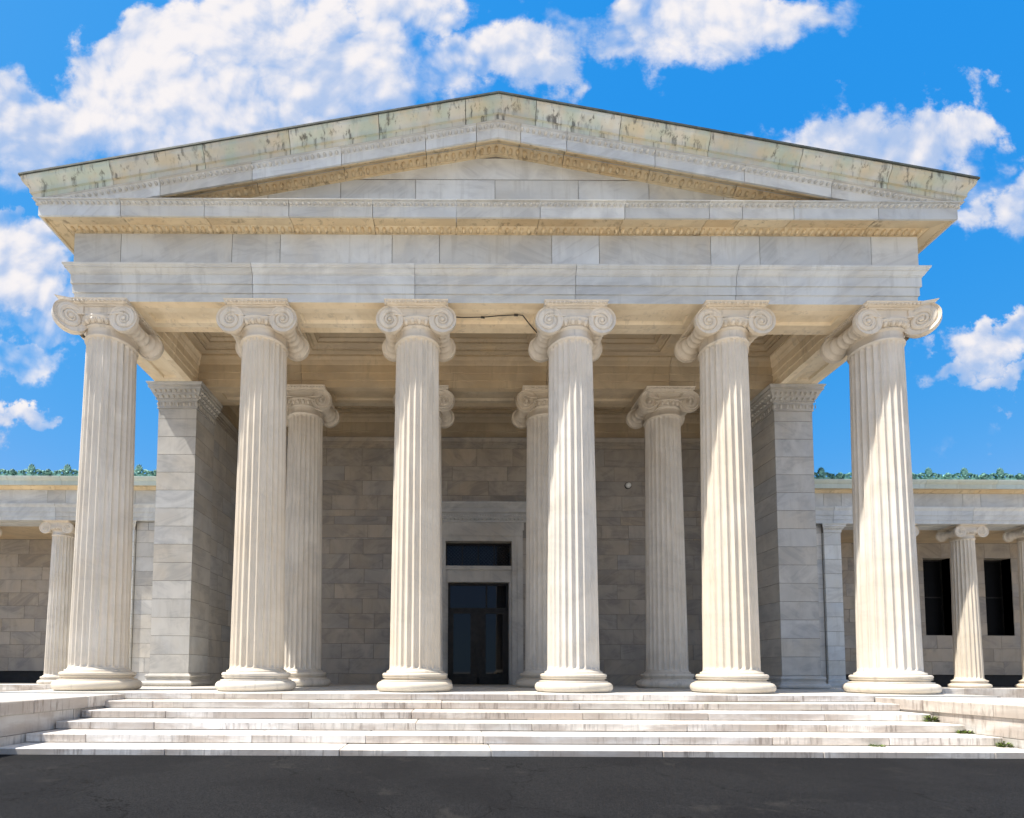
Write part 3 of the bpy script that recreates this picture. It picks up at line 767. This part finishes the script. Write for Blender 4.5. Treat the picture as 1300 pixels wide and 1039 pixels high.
# porch floor and podium
fl = MB()
ys = [-1.42, -.02, 1.3, 2.6, 3.9, 5.3, 7.3]
for j in range(len(ys)-1):
    x = -11.3+(.0 if j % 2 else -.9)
    while x < 11.3:
        a0 = max(x, -11.3); a1 = min(x+1.8, 11.3); x += 1.8
        if a1-a0 < .1: continue
        tn, sd = rng.random(), rng.random(); g = .004
        fl.box(a0+g, a1-g, ys[j]+g, ys[j+1]-g, -.14, 0, 0, tn, sd, .004)
fl.box(-11.29, 11.29, -1.40, 7.3, -.9, -.012, 1)
fl.build('porch_floor', [M_FLOOR, M_JOINT], B_)

# ------------------------------------------------------------------ steps and cheek walls
SX = 8.42
edges = [-1.44, -2.10, -2.79, -3.44, -4.10, -4.74]
st = thing('staircase', 'broad flight of worn white marble steps rising to the columned porch', 'steps', (0, -3., -.9))
for i, y in enumerate(edges):
    zt = -.0 - .15*i; mb = MB()
    back = y+.95 if i else y+.3
    x = -SX+.01; first = True
    while x < SX-.02:
        L = rng.uniform(1.9, 3.4)
        if first: L = rng.uniform(.8, 2.8); first = False
        x1 = min(x+L, SX-.01)
        if SX-.01-x1 < .7: x1 = SX-.01
        dz = rng.uniform(-.003, .003); dy = rng.uniform(-.006, .006)
        mb.box(x+.004, x1-.004, y+dy, back, zt-(.139 if i < 5 else .149), zt+(dz if i else -.001), 0, rng.random(), rng.random(), .010)
        x = x1
    o = mb.build('step', M_STEP, st)
    if i == 0:                                          # the top step is the edge of the porch floor
        for v in o.data.vertices:
            if v.co.y > y+.25: v.co.y = -1.424
for sx in (-1, 1):
    side = 'left' if sx < 0 else 'right'
    lab = 'pale marble cheek wall in shade at the left end of the steps' if sx < 0 else 'sunlit white marble cheek wall with weeds along its foot right of steps'
    cw = thing('cheek_wall', lab, 'wall', (sx*9.9, -3.3, -.9), 'low walls flanking the steps')
    mb = MB(); y0, y1 = -5.3, -1.46
    mb.ashlar((sx*(SX+.02), 0, 0), (0,1,0), (-sx,0,0), y0+.03, y1, [-.9, -.60, -.26], 1.5)
    mb.ashlar((0, y0+.03, 0), (1,0,0), (0,-1,0), *sorted((sx*(SX+.02), sx*11.4)), [-.9, -.60, -.26], 1.5)
    mb.box(sx*(SX+.035), sx*11.4, y0+.046, y1, -.9, -.262, 1)
    mb.build('wall_base', [M_STEP, M_JOINT], cw)
    mb = MB(); ys = [y0, -3.95, -2.62, y1]
    for a0, a1 in zip(ys, ys[1:]):
        mb.box(sx*(SX-.02), sx*11.44, a0+.004, a1-.004, -.26, -.03, 0, rng.random(), rng.random(), .012)
    mb.build('coping', M_STEP, cw)

# ------------------------------------------------------------------ colonnade wings
G = 6.34/9.74
WY = 7.0; ZW = -.05
def scaled(mb, g):
    return mb
wsh = shaft_mesh(.42, .355, .37, 5.77, 5.924, 20)
wcol_proto = None
wcap = capital_mesh(0, .052, G)
wcap_mesh = None; wbase = None
WCX = [16.4, 19.1, 21.8, 24.5, 27.2, 29.9, 32.6]
WEND = 34.4
for sx in (-1, 1):
    lab = 'low marble wing with green copper cresting and plain rear wall, left of the porch' if sx < 0 else 'low marble wing with green copper cresting and dark windows, right of the porch'
    wg = thing('colonnade_wing', lab, 'building', (sx*22, WY, ZW))
    S = lambda a0, a1: tuple(sorted((sx*a0, sx*a1)))
    # stylobate
    mb = MB(); x = 11.31
    while x < WEND:
        x1 = min(x+2.3, WEND); mb.box(*S(x+.004, x1-.004), 6.3, 8.2, -.42, ZW, 0, rng.random(), rng.random(), .01); x = x1
    mb.build('stylobate', M_STEP, wg)
    mb = MB(); mb.box(*S(11.31, WEND), 8.2, 10.2, -.42, ZW-.02); mb.build('loggia_floor', M_FLOOR, wg)
    for x in (WCX if sx > 0 else [16.4]+[v+.75 for v in WCX[1:]]):
        if wcol_proto is None:
            wcol_proto = wsh.build('column', M_COL, wg)
            wbase = base_mesh(G).build('base', M_COL); wbase.parent = wcol_proto
            wcap_mesh = wcap.build('capital', M_COL); wcap_mesh.parent = wcol_proto; wcap_mesh.location = (0, 0, 9.10*G)
            wcol_proto.location = (sx*x-sx*22, 0, .0)
        else: dup(wcol_proto, wg, (sx*x-sx*22, 0, 0))
    # solid end wall and its pilaster
    mb = MB(); pz = [ZW, .42]
    while pz[-1] < 5.4: pz.append(pz[-1]+.56)
    pz.append(5.95)
    mb.ashlar((0, 6.72, 0), (1,0,0), (0,-1,0), *S(10.56, 13.35), pz+[6.27], 1.3)
    mb.box(*S(10.56, 13.36), 6.735, 9.5, ZW, 6.27, 1)
    mb.build('end_wall', [M_WALL, M_JOINT], wg)
    mb = MB()
    mb.ashlar((0, 6.62, 0), (1,0,0), (0,-1,0), *S(13.36, 14.02), pz, 4.)
    for xx, n in ((14.02, sx), (13.36, -sx)): mb.ashlar((sx*xx, 0, 0), (0,1,0), (n,0,0), 6.62, 9.4 if xx > 14 else 6.715, pz, 1.3)
    mb.box(*S(13.375, 14.005), 6.635, 9.5, ZW, 6.28, 1)
    pil = mb.build('pilaster', [M_ENT, M_JOINT], wg)
    mb = MB()
    pcp = [(-.05, 5.95), (.02, 5.95), (.02, 6.05), (.04, 6.06), (.08, 6.12), (.09, 6.15), (.12, 6.16), (.12, 6.22), (.15, 6.25), (.15, 6.285), (-.05, 6.285)]
    pa, pb_ = S(13.36, 14.02)
    mb.run(pcp, (pa, 6.62), (pb_, 6.62), (0, -1), 1, 1)
    mb.run(pcp, (sx*14.02, 6.62), (sx*14.02, 9.4), (sx, 0), 1, 0)
    mb.eggs((pa, 6.62), (pb_, 6.62), (0, -1), .06, 6.10, .10, .034, .035, .03, .5)
    k = mb.build('capital', M_ENT); k.parent = pil
    mb = MB(); bq = [(-.05, ZW), (.10, ZW), (.12, .0), (.12, .07), (.08, .10), (.06, .15), (.07, .2), (.05, .24), (0, .26), (-.05, .26)]
    mb.run(bq, (pa, 6.62), (pb_, 6.62), (0, -1), 1, 1); mb.run(bq, (sx*14.02, 6.62), (sx*14.02, 9.4), (sx, 0), 1, 0)
    k = mb.build('base', M_ENT); k.parent = pil
    # rear wall
    wz = [.45]
    while wz[-1] < 5.9: wz.append(wz[-1]+.575)
    wz[-1] = 6.28
    wins = [(19.85, 21.05), (22.55, 23.75), (25.25, 26.45), (27.95, 29.15)] if sx > 0 else []
    ops = [(*S(a0, a1), 2.18, 5.62) for a0, a1 in wins]
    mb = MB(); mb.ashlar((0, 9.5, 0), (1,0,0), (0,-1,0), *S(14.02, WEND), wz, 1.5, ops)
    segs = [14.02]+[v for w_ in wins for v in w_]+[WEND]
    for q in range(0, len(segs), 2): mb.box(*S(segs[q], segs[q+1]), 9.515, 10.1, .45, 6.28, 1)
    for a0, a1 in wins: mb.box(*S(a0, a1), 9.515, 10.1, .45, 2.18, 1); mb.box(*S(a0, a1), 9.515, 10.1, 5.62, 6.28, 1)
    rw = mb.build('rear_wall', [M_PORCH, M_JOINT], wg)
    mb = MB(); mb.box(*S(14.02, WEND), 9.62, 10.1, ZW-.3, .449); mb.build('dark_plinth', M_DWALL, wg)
    for a0, a1 in wins:
        mb = MB()
        for (u0, u1, z0, z1) in ((a0, a0+.05, 2.18, 5.62), (a1-.05, a1, 2.18, 5.62), (a0+.05, a1-.05, 2.18, 2.25), (a0+.05, a1-.05, 5.55, 5.62), (a0+.05, a1-.05, 3.9, 3.95)):
            mb.box(*S(u0, u1), 9.90, 9.95, z0, z1)
        for u in (a0, a1):
            mb.face([(sx*u, 9.515, 2.18), (sx*u, 9.95, 2.18), (sx*u, 9.95, 5.62), (sx*u, 9.515, 5.62)], 1)
        wn = mb.build('window', [M_BRONZE, M_WALL]); wn.parent = rw
        pw = MB(); pw.box(*S(a0+.05, a1-.05), 9.92, 9.93, 2.25, 5.55); k = pw.build('pane', M_BLACK)
        k.parent = wn
        bb_ = MB(); bb_.box(*S(a0, a1), 9.97, 10.0, 2.18, 5.62)
    for ob in [o for o in rw.children]: ob.location = (0, 0, 0)
    # fix offsets: parts above were laid out in world space; rear_wall's origin is the world's
    # entablature
    xa, xb = S(10.58, WEND)
    tot = WEND-10.58
    jx = [((x-10.58) if sx > 0 else (WEND-x)) for x in [13.7]+(WCX if sx > 0 else [16.4]+[v+.75 for v in WCX[1:]])]
    mb = MB()
    ap = [(-.25, 6.29), (0, 6.29), (0, 6.43), (.025, 6.433), (.025, 6.60), (.05, 6.603), (.05, 6.78), (.06, 6.80), (.10, 6.86), (.11, 6.90), (.11, 6.935), (-.25, 6.95)]
    mb.run(ap, (xa, 6.56), (xb, 6.56), (0, -1), 0, 0, jx)
    mb.run([(-.25, 6.29), (.2, 6.29), (.2, 6.95), (-.25, 6.95)], (xa, 7.25), (xb, 7.25), (0, 1))
    mb.box(xa, xb, 6.82, 6.99, 6.31, 6.9)
    mb.build('architrave', M_ENT, wg)
    mb = MB()
    mb.run([(.01, 6.952), (.01, 7.47), (-.2, 7.47), (-.2, 6.952)], (xa, 6.56), (xb, 6.56), (0, -1), 0, 0, sorted([j+.35 for j in jx]+[j-.35 for j in jx]))
    mb.run([(-.02, 6.97), (-.02, 7.45), (-.05, 7.45), (-.05, 6.97)], (xa+.01, 6.56), (xb-.01, 6.56), (0, -1), mat=1)
    mb.build('frieze', [M_ENT, M_JOINT], wg)
    mb = MB()
    mb.run([(0, 7.47), (.06, 7.475), (.12, 7.52), (.15, 7.56), (.38, 7.54), (.39, 7.52), (.42, 7.52), (.42, 7.56), (0, 7.70)], (xa, 6.56), (xb, 6.56), (0, -1), 0, 0, jx)
    cor = mb.build('cornice', M_OCH, wg)
    mb = MB()
    mb.run([(.421, 7.515), (.45, 7.515), (.45, 7.68), (.47, 7.69), (.52, 7.74), (.55, 7.80), (.55, 7.83), (-.3, 7.84), (-.3, 7.71), (.2, 7.71), (.421, 7.60)], (xa, 6.56), (xb, 6.56), (0, -1), 0, 0, [j+.5 for j in jx])
    k = mb.build('corona', M_PALEG); k.parent = cor; k.location = (0, 0, 0)
    mb = MB(); mb.box(xa, xb, 7.46, 9.52, 6.292, 6.6); mb.build('loggia_ceiling', [M_CEIL, M_JOINT], wg)
    mb = MB(); mb.box(xa, xb, 6.3, 16, 7.842, 7.9); mb.box(xa, xb, 6.9, 15.9, 6.62, 7.84); mb.build('roof', M_ROOF, wg)
    # copper cresting: running scrolls, lion-like knobs and palmettes
    mb = MB(); yc = 6.10
    mb.box(xa, xb, yc-.02, yc+.10, 7.832, 7.93)
    sp = 1.36; npal = int(tot/sp)
    def curl(mb, cx_, cz_, r, hand, turns=1.4, rad=.03):
        pts = []; n = 16
        for i in range(n+1):
            f = i/n; a_ = -math.pi/2*0+f*turns*2*math.pi; rr = r*(1-.75*f)
            pts.append(Vector((cx_+hand*rr*math.cos(a_+math.pi), yc+.02, cz_+rr*math.sin(a_))))
        tube(mb, pts, [rad*(1-.4*i/n) for i in range(n+1)], 6)
    def tube(mb, pts, rad, n=6):
        V = []; prev = None
        for i, p in enumerate(pts):
            d = (pts[min(i+1, len(pts)-1)]-pts[max(i-1, 0)]).normalized()
            u_ = d.cross(Vector((0,1,0)))
            u_ = u_.normalized() if u_.length > .1 else Vector((1,0,0)); v_ = d.cross(u_).normalized()
            for k_ in range(n):
                an_ = 2*math.pi*k_/n; V.append(p+(u_*math.cos(an_)+v_*math.sin(an_))*rad[i])
        mb.add(V, [(i*n+k_, i*n+(k_+1) % n, (i+1)*n+(k_+1) % n, (i+1)*n+k_) for i in range(len(pts)-1) for k_ in range(n)], 0, .5, .3, True)
    pal_x = [11.6+sp*i for i in range(npal)]
    for px_ in pal_x:
        c0 = sx*px_
        for hnd in (-1, 1):
            curl(mb, c0+hnd*.22, 8.00, .12, -hnd, 1.5, .034)
            curl(mb, c0+hnd*.44, 7.97, .095, hnd, 1.4, .03)
            tube(mb, [Vector((c0+hnd*x_, yc+.02, z_)) for x_, z_ in ((.06, 7.93), (.16, 8.02), (.30, 8.07), (.42, 8.03), (.52, 7.95), (.62, 7.96))], [.034, .04, .036, .034, .03, .03])
            for q in range(3):
                lx = c0+hnd*(.30+.13*q); tube(mb, [Vector((lx, yc+.02, 7.93)), Vector((lx+hnd*.03, yc, 8.03)), Vector((lx+hnd*.08, yc-.01, 8.08-.02*q))], [.035, .03, .012])
        kx = c0+sp/2
        if abs(kx) < WEND-.2 and abs(kx) > 10.8:
            mb.lathe([(.02, -.13), (.06, -.12), (.09, -.06), (.09, .0), (.08, .06)], 12, (kx, yc, 7.99), 'y')
            for q in range(9):
                aq = 2*math.pi*q/9; mb.egg((kx+.085*math.cos(aq), yc-.05, 7.99+.085*math.sin(aq)), (1,0,0), (math.cos(aq)*.6, -.7, math.sin(aq)*.6), .03, .035, .04)
    crest = mb.build('cresting', M_COPPER, wg)
    pm = MB()
    for q in range(7):                                   # fan of lobes
        an_ = R(-54+18*q); ln = .20+.15*math.cos(an_)**2
        b0 = Vector((0, 0, .06)); tip = Vector((math.sin(an_)*ln*.72, -.02, .05+math.cos(an_)*ln))
        mid = (b0+tip)/2+Vector((0, -.035, 0))
        tube(pm, [b0+Vector((0, .02, 0)), mid, (mid+tip)/2, tip], [.022, .034, .036, .014])
    pm.lathe([(.0, -.07), (.05, -.06), (.07, 0), (.05, .04)], 10, (0, 0, .06), 'y')
    first = None
    for px_ in pal_x:
        if first is None:
            first = pm.build('palmette', M_COPPER); first.parent = crest; first.location = (sx*px_-sx*22+sx*22, yc+.02, 7.93); p_ = first
        else:
            p_ = first.copy(); COL.objects.link(p_); p_.parent = crest; p_.location = (sx*px_, yc+.02, 7.93)

# ------------------------------------------------------------------ ground
def ground(name, x0, x1, y0, y1, z, m, n=1):
    mb = MB(); mb.face([(x0,y0,z), (x1,y0,z), (x1,y1,z), (x0,y1,z)]); o = mb.build(name, m); o['kind'] = 'structure'; return o
ground('ground', -900, 900, -900, 900, -.87, M_PAVE)
ground('driveway', -60, 60, -8.8, -4.0, -.85, M_ASPH)
for sx in (-1, 1):
    mb = MB(); x0, x1 = sorted((sx*11.32, sx*40)); mb.box(x0, x1, -1.4, 6.29, -.92, -.40); o = mb.build('terrace', M_PAVE); o['kind'] = 'structure'

# ------------------------------------------------------------------ weeds, shrub, cable, fixture
def leaves(mb, c, n, spread, height, size, mats=1):
    for i in range(n):
        a_ = rng.uniform(0, 2*math.pi); rr = spread*math.sqrt(rng.random()); hz = height*rng.random()**.8
        p = Vector((c[0]+rr*math.cos(a_), c[1]+rr*math.sin(a_)*.6, c[2]+hz*(1-.5*rr/spread)))
        d = Vector((math.cos(a_)+rng.uniform(-.5,.5), math.sin(a_)+rng.uniform(-.5,.5), rng.uniform(-.2, .9))).normalized()
        u_ = d.cross(Vector((0,0,1))).normalized(); L = size*rng.uniform(.6, 1.3); w_ = L*.3
        nn = u_.cross(d)
        V = [p, p+d*L*.5+u_*w_-nn*.1*L, p+d*L, p+d*L*.5-u_*w_-nn*.1*L, p+d*L*.5]
        mb.add(V, [(0,1,4), (0,4,3), (1,2,4), (4,2,3)], rng.randrange(mats), .5, rng.random())
def weed(c, n, spread, height, size, lab, name='weed', stems=5, mats=None):
    t = thing(name, lab, 'plant' if name == 'weed' else 'shrub', c, 'weeds growing on the steps' if name == 'weed' else None)
    mb = MB(); leaves(mb, c, n, spread, height, size, 2); mb.build('foliage', mats or [M_LEAF, M_DLEAF], t)
    mb = MB()
    for i in range(stems):
        a_ = 2*math.pi*i/stems; p = Vector(c); q = p+Vector((math.cos(a_)*spread*.5, math.sin(a_)*spread*.3, height*.8))
        bar(mb, p, q, .003)
    mb.build('stem', M_DLEAF, t)
weed((8.34, -2.85, -.452), 110, .09, .15, .06, 'taller dark green weed tuft where the upper steps meet the right cheek wall', mats=[M_DLEAF, M_LEAF])
weed((8.33, -3.51, -.602), 90, .11, .06, .055, 'low bright yellow-green weed on the step below the dark tuft')
weed((8.35, -4.17, -.752), 80, .09, .09, .055, 'small green weed at the right end of the lowest long riser')
weed((6.17, -4.16, -.752), 80, .12, .035, .04, 'flat mossy weed at the foot of the lowest riser away from the wall')
weed((-21.6, 9.0, -.06), 140, .35, .50, .16, 'small green shrub in the dark gap under the left wing wall', name='shrub', mats=[M_LEAF, M_DLEAF])
cb = MB()
pts = [Vector((-1.06, -.12, 9.72)), Vector((-.8, -.13, 9.70)), Vector((-.3, -.16, 9.69)), Vector((.1, -.20, 9.70)), Vector((.55, -.25, 9.69)), Vector((.72, -.24, 9.69)), Vector((.95, .1, 9.69)), Vector((1.2, .45, 9.70))]
tube(cb, pts, [.013]*len(pts))
for p in (pts[2], pts[4]): tube(cb, [p+Vector((-.05,0,0)), p+Vector((.05,0,-.01))], [.028, .028])
tag(cb.build('cable', M_WIRE), 'thin dark cable sagging under the front beam between the two middle columns', 'cable')
fx = thing('wall_fixture', 'small white oval fixture high on the shaded porch wall right of the door', 'fixture', (5.89, WALLY, 7.86))
mb = MB(); mb.lathe([(.13, -.001), (.13, -.04), (.11, -.05)], 24, (5.89, WALLY, 7.86), 'y'); mb.build('bracket', M_BRONZE, fx)
mb = MB(); mb.lathe([(.11, -.05), (.105, -.09), (.08, -.13), (.04, -.15), (.0, -.155)], 24, (5.89, WALLY, 7.86), 'y'); mb.build('cover', M_WHITE, fx)

# ------------------------------------------------------------------ light and sky
SKYCURVE = ((1.7, .60), (.42, 1.56), (.10, 4.15)); CLOUDV = .60
SUN_EL = R(62); SUN_AZ = R(72)                            # azimuth measured from the facade's front towards the left
sv = Vector((-math.sin(SUN_AZ)*math.cos(SUN_EL), -math.cos(SUN_AZ)*math.cos(SUN_EL), math.sin(SUN_EL)))
ld = bpy.data.lights.new('sun', 'SUN'); ld.energy = 5.0; ld.angle = R(.5); ld.color = (1., .95, .87)
lo = bpy.data.objects.new('sun', ld); COL.objects.link(lo); lo.rotation_euler = sv.to_track_quat('Z', 'Y').to_euler()
world = bpy.data.worlds.new('World'); sc.world = world; world.use_nodes = True
t = world.node_tree; t.nodes.clear()
out = N(t, 'ShaderNodeOutputWorld'); bg = N(t, 'ShaderNodeBackground'); t.links.new(bg.outputs[0], out.inputs[0])
sky = N(t, 'ShaderNodeTexSky', sky_type='NISHITA'); sky.sun_disc = False; sky.sun_elevation = SUN_EL
sky.sun_rotation = math.atan2(sv.x, sv.y); sky.air_density = 1.; sky.dust_density = .3; sky.ozone_density = 2.
tc = N(t, 'ShaderNodeTexCoord'); D = tc.outputs['Generated']
sx_ = N(t, 'ShaderNodeSeparateXYZ'); t.links.new(D, sx_.inputs[0])
az = math_(t, 'ARCTAN2', sx_.outputs[0], sx_.outputs[1]); el = math_(t, 'ARCSINE', sx_.outputs[2])
CAM = dict(cx=570.97, cy=817.89, th=.0540, ro=.0042, F=650.)
def azel(px, py):
    u, v = (px-CAM['cx'])/650, -(py-CAM['cy'])/650
    d = Vector((u, math.cos(CAM['th'])-v*math.sin(CAM['th']), math.sin(CAM['th'])+v*math.cos(CAM['th']))).normalized()
    return math.atan2(d.x, d.y), math.asin(d.z)
blobs = [(240,150,230,120,1.), (300,40,120,85,1.), (150,70,95,62,1.), (470,85,210,90,1.), (50,160,140,85,.95), (655,85,85,50,.95), (400,10,60,60,.8), (520,10,120,45,.9), (30,120,60,40,.6),
         (890,25,205,58,1.), (800,50,120,42,.8),
         (1125,200,150,68,1.), (1195,160,75,58,1.), (1070,185,50,45,.8), (1300,245,70,65,.85), (1190,235,120,40,.5),
         (1250,441,72,32,.95), (1195,476,70,22,.65), (1290,482,60,18,.6), (1240,540,80,22,.25),
         (20,330,100,66,.85), (40,440,105,42,.72), (10,285,60,30,.7), (40,519,60,20,.7), (70,385,85,44,.6)]
# directions in front of the facade as slopes: sideways and upwards per unit forward
fw = math_(t, 'MAXIMUM', sx_.outputs[1], .05)
wn_ = N(t, 'ShaderNodeTexNoise', inp={'Scale': 5.5, 'Detail': 7., 'Roughness': .60}); t.links.new(D, wn_.inputs['Vector'])
ws_ = N(t, 'ShaderNodeSeparateColor'); t.links.new(wn_.outputs['Color'], ws_.inputs[0])
su = math_(t, 'ADD', math_(t, 'DIVIDE', sx_.outputs[0], fw), math_(t, 'MULTIPLY', math_(t, 'SUBTRACT', ws_.outputs[0], .5), .42))
sv_ = math_(t, 'ADD', math_(t, 'DIVIDE', sx_.outputs[2], fw), math_(t, 'MULTIPLY', math_(t, 'SUBTRACT', ws_.outputs[1], .5), .34))
side = ramp(t, math_(t, 'ABSOLUTE', az), (1.0, 1.4, 0., 1.))
cu = N(t, 'ShaderNodeCombineXYZ'); t.links.new(math_(t, 'DIVIDE', sx_.outputs[0], fw), cu.inputs[0]); t.links.new(math_(t, 'DIVIDE', sx_.outputs[2], fw), cu.inputs[1])
vmx = N(t, 'ShaderNodeMix', data_type='VECTOR'); t.links.new(side, vmx.inputs[0]); t.links.new(cu.outputs[0], vmx.inputs[4]); t.links.new(D, vmx.inputs[5])
DV = vmx.outputs[1]; t.links.new(DV, wn_.inputs['Vector'])
def slopes(px, py):
    u, v = (px-CAM['cx'])/650, -(py-CAM['cy'])/650
    c_, s_ = math.cos(CAM['th']), math.sin(CAM['th'])
    return u/(c_-v*s_), (s_+v*c_)/(c_-v*s_)
field = None
for (px, py, rx, ry, wt_) in blobs:
    a0, e0 = slopes(px, py); ra, re = rx/650, ry/650
    dx = math_(t, 'MULTIPLY', math_(t, 'SUBTRACT', su, a0), 1/ra); dy = math_(t, 'MULTIPLY', math_(t, 'SUBTRACT', sv_, e0), 1/re)
    r2 = math_(t, 'ADD', math_(t, 'MULTIPLY', dx, dx), math_(t, 'MULTIPLY', dy, dy))
    f = math_(t, 'MULTIPLY', math_(t, 'SUBTRACT', 1.15, math_(t, 'SQRT', r2)), 1.25*wt_)
    f = math_(t, 'MINIMUM', f, .62*wt_)
    wgt = math_(t, 'POWER', math_(t, 'MAXIMUM', math_(t, 'ADD', f, .7), .001), 4.)
    hw = math_(t, 'MULTIPLY', wgt, math_(t, 'MAXIMUM', math_(t, 'MINIMUM', dy, 1.2), -1.2))
    if field is None: field, hs_, ws2 = f, hw, wgt
    else:
        hs_ = math_(t, 'ADD', hs_, hw); ws2 = math_(t, 'ADD', ws2, wgt)
        field = math_(t, 'SMOOTH_MAX', field, f, .12)
hgt = math_(t, 'DIVIDE', hs_, math_(t, 'MAXIMUM', ws2, .0001))
# unseen clouds added out of view to whiten and brighten the shaded faces
back = math_(t, 'MULTIPLY', math_(t, 'SUBTRACT', noise(t, D, 2.2, 2, .5), .36), 3.5)
back = math_(t, 'SUBTRACT', back, ramp(t, el, (.10, .34, 1.6, 0.)))
field = math_(t, 'ADD', math_(t, 'MULTIPLY', math_(t, 'SUBTRACT', math_(t, 'MINIMUM', back, .55), -.0), side), math_(t, 'MULTIPLY', math_(t, 'MAXIMUM', field, -.8), math_(t, 'SUBTRACT', 1., side)))
def puff(vec):
    n1 = noise(t, vec, 4.4, 8, .545, .35)
    v = N(t, 'ShaderNodeTexVoronoi', feature='F1', inp={'Scale': 17., 'Detail': 1., 'Roughness': .5})
    t.links.new(vec, v.inputs['Vector'])
    return math_(t, 'ADD', n1, math_(t, 'MULTIPLY', math_(t, 'SUBTRACT', .45, v.outputs['Distance']), .16))
def off(v3):
    n = N(t, 'ShaderNodeVectorMath', operation='ADD'); t.links.new(DV, n.inputs[0]); n.inputs[1].default_value = v3; return n.outputs[0]
p0 = puff(DV); p1 = puff(off((-.014, .022, 0)))
dens = math_(t, 'ADD', field, math_(t, 'MULTIPLY', math_(t, 'SUBTRACT', p0, .50), 1.6))
cover = ramp(t, dens, (.02, .46))
cover = math_(t, 'MULTIPLY', cover, math_(t, 'ADD', ramp(t, hgt, (-1.15, -.15, .30, 1.)), side, clamp=True))
thick = ramp(t, dens, (.15, .95))
lit = math_(t, 'ADD', .50, math_(t, 'MULTIPLY', math_(t, 'SUBTRACT', p0, p1), 2.5))
lit = math_(t, 'ADD', lit, math_(t, 'MULTIPLY', math_(t, 'SUBTRACT', noise(t, DV, 2.8, 3, .5), .47), 2.0))
lit = math_(t, 'ADD', lit, math_(t, 'MULTIPLY', math_(t, 'SUBTRACT', thick, .5), .35))
lit = math_(t, 'ADD', lit, math_(t, 'MULTIPLY', math_(t, 'MAXIMUM', math_(t, 'MINIMUM', hgt, 1.), -1.), .20), clamp=True)
ccol = mixc(t, ramp(t, lit, (.12, 1.0)), (.50, .64, .92), (1.04, 1.0, 1.01))
hs = N(t, 'ShaderNodeHueSaturation', inp={'Saturation': 1.25, 'Value': 1.}); t.links.new(sky.outputs[0], hs.inputs['Color'])
SKYS = .12
sp = N(t, 'ShaderNodeSeparateColor'); t.links.new(hs.outputs[0], sp.inputs[0])
jn = N(t, 'ShaderNodeCombineColor')                       # a polarised-looking, deep azure rendering of the same sky
chn = [math_(t, 'MULTIPLY', math_(t, 'POWER', sp.outputs[i], ex), kk) for i, (ex, kk) in enumerate(SKYCURVE)]
chn[0] = math_(t, 'MINIMUM', chn[0], math_(t, 'MULTIPLY', chn[1], .62))
for i in range(3): t.links.new(chn[i], jn.inputs[i])
skc = jn.outputs[0]
cm = N(t, 'ShaderNodeVectorMath', operation='SCALE'); t.links.new(ccol, cm.inputs[0]); cm.inputs[3].default_value = CLOUDV/SKYS
mixed = mixc(t, cover, skc, cm.outputs[0])
t.links.new(mixed, bg.inputs['Color']); bg.inputs['Strength'].default_value = SKYS

# ------------------------------------------------------------------ camera
cd = bpy.data.cameras.new('camera'); cam = bpy.data.objects.new('camera', cd); COL.objects.link(cam); sc.camera = cam
cd.sensor_fit = 'HORIZONTAL'; cd.sensor_width = 36.; cd.lens = 650/1300*36
cd.shift_x = (650-CAM['cx'])/1300; cd.shift_y = (CAM['cy']-519.5)/1300
cd.clip_start = .1; cd.clip_end = 3000
cam.location = (-1.1242, -12.9757, .4943)
cam.rotation_mode = 'QUATERNION'
cam.rotation_quaternion = (Matrix.Rotation(R(90)+CAM['th'], 3, 'X') @ Matrix.Rotation(CAM['ro'], 3, 'Z')).to_quaternion()
vs = sc.view_settings; sc.display_settings.display_device = 'sRGB'
vs.view_transform = 'Standard'; vs.look = 'None'; vs.exposure = 0.60; vs.gamma = 1.
sc.cycles.max_bounces = 8; sc.cycles.diffuse_bounces = 5; sc.cycles.glossy_bounces = 3
sc.cycles.use_adaptive_sampling = True; sc.cycles.adaptive_threshold = .03; sc.cycles.use_denoising = True
